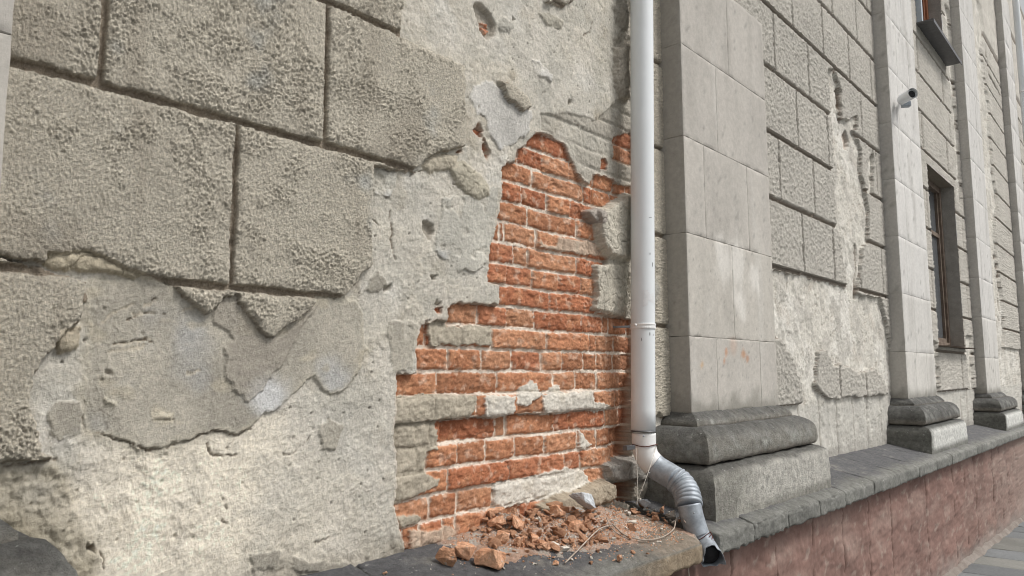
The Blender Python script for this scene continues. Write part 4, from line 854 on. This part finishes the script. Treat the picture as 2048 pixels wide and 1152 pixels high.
for (px, py, w_, h_) in ((1298, 668, 1.6, 6), (1283.5, 678, 1.2, 6), (1299, 436, 5, 1.1), (1298.5, 508, 1.2, 4), (1303, 530, 1.3, 8), (1304, 670, .8, 4)):
    decal('scuff', [(px-w_/2, px+w_/2, lambda x, p=py, h=h_: p-h/2, lambda x, p=py, h=h_: p+h/2)], mark, pr+.0005)
# second pipe, far end
p2 = thing('downpipe', 'second white downpipe, far away at the right edge of the wall', 'downpipe', (16.0, -.25, 1.2))
tube('pipe', [(16.0, -.25, z) for z in np.linspace(CAMZ-.5, 9, 12)], .055, M['pvc'], p2, 20)
for z in (CAMZ+1.1, CAMZ+3.0, CAMZ+5.0): tube('bracket', [(16.0, -.25, z), (16.0, -.25, z+.03)], .062, M['pvc2'], p2, 20)
# the strings tied to the clamp
def cord(name, label, pts, r, mat, cat, seg=6, n=10, wob=.12):
    o = tube(name, spline(pts, n), r, mat, None, seg, True, True, wob); return tag(o, label, cat)
c0 = Vector(at(1272, 897, -.165)); c1 = Vector(at(1275, 965, -.19)); c2 = Vector(at(1274, 1010, -.20))
cord('string', 'thin pale string hanging straight down from the pipe clamp', [c0, c1, c2], .0011, M['string'], 'string')
cord('string', 'thin pale string slanting from the right clamp lug to the rubble', [at(1312, 892, -.165), at(1303, 925, -.21), at(1290, 962, -.22), at(1272, 1008, -.20)], .0011, M['string'], 'string')

# ------------------------------------------------------------------ security camera
sc_ = thing('security_camera', 'small white bullet security camera on the pale pilaster', 'security camera', at(1803, 199, PF))
b0 = Vector(at(1801, 197, PF)); tube('mount_plate', [b0, b0+Vector((0, -.012, 0))], [.042, .038], M['camwhite'], sc_, 24)
bc_ = Vector(at(1809.5, 196.5, -.235)); dv = Vector((-.66, -.75, .02)).normalized()
tube('arm', spline([b0, b0+Vector((0, -.04, 0)), bc_-dv*.02], 5), .014, M['camwhite'], sc_, 12)
tube('body', [bc_-dv*.05, bc_-dv*.046, bc_+dv*.085, bc_+dv*.09], [.036, .042, .042, .040], M['camwhite'], sc_, 28)
tube('sun_shield', [bc_+Vector((0, 0, .004))-dv*.03, bc_+Vector((0, 0, .004))+dv*.11], [.045, .045], M['camwhite'], sc_, 28, False)
f0 = bc_+dv*.0905; tube('lens', [f0, f0+dv*.004, f0+dv*.003], [.032, .032, .014], M['dark'], sc_, 24)
jb = Vector(at(1812, 209, -.22)); bm = bmesh.new(); box_bm(bm, -.03, .03, -.035, .035, -.022, .022, .006); bmesh.ops.transform(bm, matrix=Matrix.Translation(jb) @ Matrix.Rotation(.5, 4, 'Z'), verts=bm.verts); from_bm('junction_block', bm, M['zinc'], sc_)

# ------------------------------------------------------------------ rubble on the ledge
def mound(x, y):
    x = np.asarray(x, float); y = np.asarray(y, float)
    a = ss(1.60, 2.0, x)*ss(2.68, 2.35, x)*ss(-.30-.08*ss(1.9, 2.3, x), -.03, y)
    return -.006+a*(.046+.015*np.sin(x*23+y*9)+.010*np.sin(x*51+1)*np.sin(y*60))
def on_ledge(px, py, h=0):
    a, b, c = ray(px, py); lo_, hi_ = .5, 8
    for _ in range(40):
        t = (lo_+hi_)/2; x, y, z = a*t, b*t-D, CAMZ+c*t; s_ = float(z_ledge(x, y)+max(0, mound(x, y)))+h
        if z > s_: lo_ = t
        else: hi_ = t
    return Vector((a*t, b*t-D, CAMZ+c*t))
gx, gy = np.meshgrid(np.linspace(1.45, 2.70, 170), np.linspace(-.385, .03, 62)); gx = gx.ravel(); gy = gy.ravel()
P_ = np.stack([gx, gy, gx*0], 1); mh = mound(gx, gy)+.004*n3(P_, 30, 3)+.004*n3(P_, 80, 4)+.003*np.abs(n3(P_, 150, 5))
mh = mh-.02*ss(-.36, -.385, gy)
mh = np.where(mound(gx, gy) < -.002, np.minimum(mh, -.001+.004*n3(P_, 40, 9)), mh)
cd = np.array((.60, .41, .31))*np.ones((len(gx), 1)); cd = mixc(cd, (.52, .48, .43), ss(-.2, .5, n3(P_, 22, 6)+.3*n3(P_, 70, 8))); cd = mixc(cd, (.46, .48, .50), ss(.10, .03, np.hypot(gx-on_ledge(1255, 1000).x, gy-on_ledge(1255, 1000).y)+.02*n3(P_, 40, 7))); cd = mixc(cd, (.42, .25, .17), ss(.1, .6, n3(P_, 45, 12))*.5)
idx = np.arange(62*170).reshape(62, 170); Fq = np.stack([idx[:-1, :-1], idx[:-1, 1:], idx[1:, 1:], idx[1:, :-1]], -1).reshape(-1, 4)
M['debris'] = stone_mat('debris_dust', attr=True, s2=160, bump=1., bd=.004, bs=(150, 500), lo=.6, hi=1.3)
o = place('debris_dust', mesh_np('debris_dust', np.stack([gx, gy, z_ledge(gx, gy)+mh], 1), Fq, M['debris'], cd)); tag(o, 'crumbled brick and mortar dust spread under the rubble', None, None, 'stuff')
def chunk_mesh(name, mat, seed, flat=.7, npts=13, el=1.):
    r = random.Random(seed); bm = bmesh.new()
    for _ in range(npts):
        v = Vector([r.gauss(0, 1) for _ in range(3)]).normalized()*r.uniform(.78, 1.05); bm.verts.new((v.x*el*.5, v.y*.5, v.z*.5*flat))
    h = bmesh.ops.convex_hull(bm, input=bm.verts); bmesh.ops.delete(bm, geom=[g for g in h['geom_interior'] if isinstance(g, bmesh.types.BMVert)], context='VERTS')
    me = bpy.data.meshes.new(name); bmesh.ops.recalc_face_normals(bm, faces=bm.faces); bm.to_mesh(me); bm.free(); me.materials.append(mat); return me
def big_chunk(name, mat, seed, size, flat=.75, el=1.):
    """larger broken lump: hull, subdivided, faces roughened"""
    me = chunk_mesh(name, mat, seed, flat, 11, el); bm = bmesh.new(); bm.from_mesh(me)
    bmesh.ops.bevel(bm, geom=bm.edges[:], offset=.022, segments=1, affect='EDGES'); bmesh.ops.triangulate(bm, faces=bm.faces[:])
    bmesh.ops.subdivide_edges(bm, edges=bm.edges[:], cuts=2, use_grid_fill=True)
    co = np.array([v.co for v in bm.verts]); d = .05*n3(co, 3, seed)+.035*n3(co, 8, seed+1)+.02*n3(co, 20, seed+2); bm.normal_update()
    for v, q in zip(bm.verts, d): v.co += v.normal*q
    for v in bm.verts: v.co *= size
    bm.to_mesh(me); bm.free()
    return me
PXM = lambda p: F_PX/((p-Vector((0, -D, CAMZ))).dot(fw))
BIG = [(893, 1124, 46, 36, 'frag', 'orange brick lump with a pointed corner, leftmost of three lumps before the heap', 1.15), (926, 1106, 46, 30, 'frag', 'blocky orange brick lump touching the pointed one', 1.3), (977, 1122, 50, 42, 'frag', 'large rounded orange brick lump nearest the ledge front', 1.1),
    (1168, 1022, 56, 28, 'fraggrey', 'pale blue-grey stone chunk on top of the brick heap', 1.6), (1036, 1049, 34, 52, 'frag', 'upright orange brick slab standing in the heap', .7), (995, 1045, 40, 26, 'frag', 'orange brick chunk leaning at the left top of the heap', 1.3), (975, 1022, 60, 22, 'frag', 'long flat orange brick flake against the wall', 1.9),
    (1004, 1078, 34, 30, 'frag', 'angular orange brick chunk below the leaning one', 1.2), (1039, 1086, 28, 24, 'frag', 'light orange brick chunk with a flat face at the heap foot', 1.2), (1062, 1078, 30, 24, 'frag', 'wedge-shaped orange chunk right of the flat-faced one', 1.2), (1110, 1025, 36, 24, 'frag', 'broad orange brick piece just left of the pale grey stone', 1.5),
    (1088, 1092, 34, 20, 'frag', 'low broken orange chunk at the front middle of the heap', 1.6), (1150, 1055, 28, 28, 'frag', 'tilted orange brick tile below the pale grey stone', 1.5), (1342, 1034, 22, 26, 'fragwhite', 'small whitish mortar lump beside the galvanised pipe', 1.1), (1290, 1020, 34, 18, 'fraggrey', 'flat pale splinter lying in grey dust near the pipe', 1.9),
    (1238, 1118, 18, 14, 'frag', 'lone small orange brick chip near the ledge front', 1.4), (1322, 1020, 18, 16, 'frag', 'reddish chip lying behind the galvanised pipe', 1.2), (770, 1146, 10, 8, 'frag', 'tiny orange chip alone far left on the dark ledge', 1.2), (1112, 1128, 14, 12, 'frag', 'little orange brick cube on the grey ledge top', 1.1),
    (1128, 1100, 22, 12, 'fragwhite', 'whitish mortar bit among the front chips', 1.5), (1108, 1090, 20, 10, 'fragwhite', 'flat whitish mortar flake in front of the heap', 1.6), (1262, 1046, 24, 9, 'fragwhite', 'long whitish mortar splinter right of the heap', 2.2)]
for k, (px, py, w_, h_, mt, lab, el) in enumerate(BIG):
    p = on_ledge(px, py+h_*.25); s_ = (1.4 if k < 4 else 1.15)*w_/PXM(p)/max(.9, el*.93); o = bpy.data.objects.new({'frag': 'brick_fragment', 'fraggrey': 'stone_fragment', 'fragwhite': 'mortar_fragment'}[mt], big_chunk('chunk', M[mt], {0: 71, 3: 93}.get(k, 30+k), s_, max(.78, .95*h_/w_*el*1.05), el)); COL.objects.link(o)
    o.location = p+Vector((0, .0, (.36 if mt != 'fraggrey' else 1.0)*h_/PXM(p))); o.rotation_euler = (random.uniform(-.25, .25), random.uniform(-.25, .25), -.86+random.uniform(-.3, .3)); tag(o, lab, 'brick rubble' if mt == 'frag' else ('stone' if mt == 'fraggrey' else 'mortar rubble'))
shapes = [chunk_mesh('brick_fragment', M['frag'], 100+k, random.uniform(.35, .8), random.choice((9, 11, 14)), random.uniform(1., 1.9)) for k in range(18)]
wshapes = [chunk_mesh('mortar_fragment', M['fragwhite'], 200+k, random.uniform(.4, .8), 10, random.uniform(1., 1.7)) for k in range(8)]
HEAP = [(930,1040),(945,1000),(1010,1010),(1090,1000),(1180,995),(1230,1000),(1290,1000),(1350,1030),(1368,1045),(1330,1060),(1260,1080),(1190,1092),(1120,1096),(1060,1100),(985,1098),(950,1085)]
def inside(x, y, P):
    c = False; n = len(P)
    for i in range(n):
        (ax, ay), (bx, by) = P[i], P[(i+1) % n]
        if (ay > y) != (by > y) and x < (bx-ax)*(y-ay)/(by-ay)+ax: c = not c
    return c
rr = random.Random(11); nb = nw_ = 0
while nb < 292 or nw_ < 80:
    px = rr.uniform(925, 1372); py = rr.uniform(998, 1102)
    if not inside(px, py, HEAP): continue
    dens = 1 if px < 1210 else .62
    if rr.random() > dens: continue
    white = rr.random() < (.1 if px < 1200 else .3)
    if white and nw_ >= 80 or not white and nb >= 292: continue
    p = on_ledge(px, py, .003); size = min(30, rr.lognormvariate(2.42, .42))*(1.12 if px < 1200 else .85)*(.6 if white else 1)
    s_ = size/PXM(p)
    o = bpy.data.objects.new('mortar_fragment' if white else 'brick_fragment', rr.choice(wshapes if white else shapes)); COL.objects.link(o)
    o.location = p+Vector((0, 0, s_*.12+rr.uniform(0, .008))); o.rotation_euler = (rr.uniform(-.7, .7), rr.uniform(-.7, .7), rr.uniform(0, 6.28)); o.scale = (s_,)*3
    xz = 'at the left end of the heap' if px < 1010 else 'around the upright brick slab' if px < 1075 else 'left of the pale grey stone' if px < 1135 else 'in front of the pale grey stone' if px < 1200 else 'between the pale stone and the pipe' if px < 1280 else 'beside the galvanised pipe'
    yz = 'close to the wall' if p.y > -.12 else ('halfway out' if p.y > -.22 else 'towards the ledge front')
    sz = ('tiny' if size < 10 else 'medium' if size < 15 else 'larger') if not white else ('tiny' if size < 7 else 'small')
    if white: nw_ += 1; tag(o, f'{sz} pale mortar crumb {xz}, {yz}', 'mortar rubble', 'mortar crumbs in the rubble heap')
    else: nb += 1; tag(o, f'{sz} orange brick fragment {xz}, {yz}', 'brick rubble', 'brick fragments in the rubble heap')
# stray chips on the bare part of the ledge
for k in range(34):
    px = rr.uniform(930, 1330); py = rr.uniform(1098, 1140)-(px-930)*.04; p = on_ledge(px, py, .001); s_ = rr.uniform(6, 12)/PXM(p); wh = rr.random() < .45
    if p.y < -.40: continue
    o = bpy.data.objects.new('mortar_fragment' if wh else 'brick_fragment', rr.choice(wshapes if wh else shapes)); COL.objects.link(o); o.location = p+Vector((0, 0, s_*.1)); o.rotation_euler = (rr.uniform(-.3, .3), rr.uniform(-.3, .3), rr.uniform(0, 6)); o.scale = (s_,)*3
    zz = 'near the three lumps' if px < 1040 else 'below the upright slab' if px < 1120 else 'beside the long dry twig' if px < 1210 else 'near the stained right end'
    tag(o, f'stray pale mortar chip on the bare ledge {zz}' if wh else f'stray orange brick chip on the bare ledge {zz}', 'mortar rubble' if wh else 'brick rubble', 'stray chips in front of the heap')
def grit(name, label, mat, n, lo, hi, area, seed, mod=None):
    r = random.Random(seed); Vv = []; Ff = []
    base = np.array([(1, 0, -.4), (-.5, .87, -.4), (-.5, -.87, -.4), (.1, .1, .6)]); tris = [(0, 2, 1), (0, 1, 3), (1, 2, 3), (2, 0, 3)]
    while len(Vv) < n:
        px = r.uniform(area[0], area[2]); py = r.uniform(area[1], area[3])
        if mod and not mod(px, py, r): continue
        p = on_ledge(px, py, .001)
        if p.y < -.395 or p.y > -.005 or p.x > 2.66: continue
        s_ = r.uniform(lo, hi)/PXM(p)*.5; an = r.uniform(0, 6.28); ca, sa = math.cos(an), math.sin(an)
        q = base*np.array([r.uniform(.7, 1.5), r.uniform(.6, 1), r.uniform(.5, 1)])*s_; q = q@np.array([[ca, sa, 0], [-sa, ca, 0], [0, 0, 1]]); Ff += [[t+4*len(Vv) for t in tr] for tr in tris]; Vv.append(q+np.array(p)+np.array([0, 0, s_*.3]))
    o = place(name, mesh_np(name, np.concatenate(Vv), np.array(Ff), mat, None, False)); tag(o, label, None, None, 'stuff')
def fall(px, py, r): return inside(px, py, HEAP) or r.random() < math.exp(-max(0, py-1085+(px-1000)*.03)/16)*.5*(px < 1365)
grit('brick_grit', 'fine orange brick grit scattered over the ledge', M['frag'], 2600, 2, 7, (900, 995, 1385, 1150), 3, fall)
grit('mortar_grit', 'fine whitish mortar grit scattered over the ledge', M['fragwhite'], 1700, 1.5, 5.5, (860, 1000, 1385, 1150), 4, fall)

# dry twigs and the grey cord on the rubble
def led(pts, h): return [on_ledge(px, py, h+dh) for px, py, dh in pts]
cord('dry_twig', 'long pale dry twig leaning on the front of the heap', led([(1130,1126,.0),(1158,1098,.008),(1185,1070,.012),(1205,1055,.014),(1232,1050,.010)], .006), .0026, M['twig'], 'twig')
cord('dry_twig', 'thin forked dry twig on top of the rubble right of the pale stone', led([(1213,1035,.03),(1222,1055,.02),(1240,1070,.006),(1258,1078,.004)], .008), .0016, M['twig'], 'twig')
cord('cord', 'grey frayed cord curling over the right end of the rubble', led([(1225,1048,.02),(1250,1070,.006),(1290,1080,.004),(1325,1074,.004),(1347,1058,.006),(1352,1040,.02)], .006)+[Vector(at(1362, 1034, -.30)), Vector(at(1371, 1045, -.34))], .0024, M['twig'], 'cord')
cord('dry_root', 'dry root hanging below the broken edge of the ledge', [at(1379, 1128, -.40), at(1377, 1140, -.405), at(1379, 1165, -.40)], .0022, M['twig'], 'root')
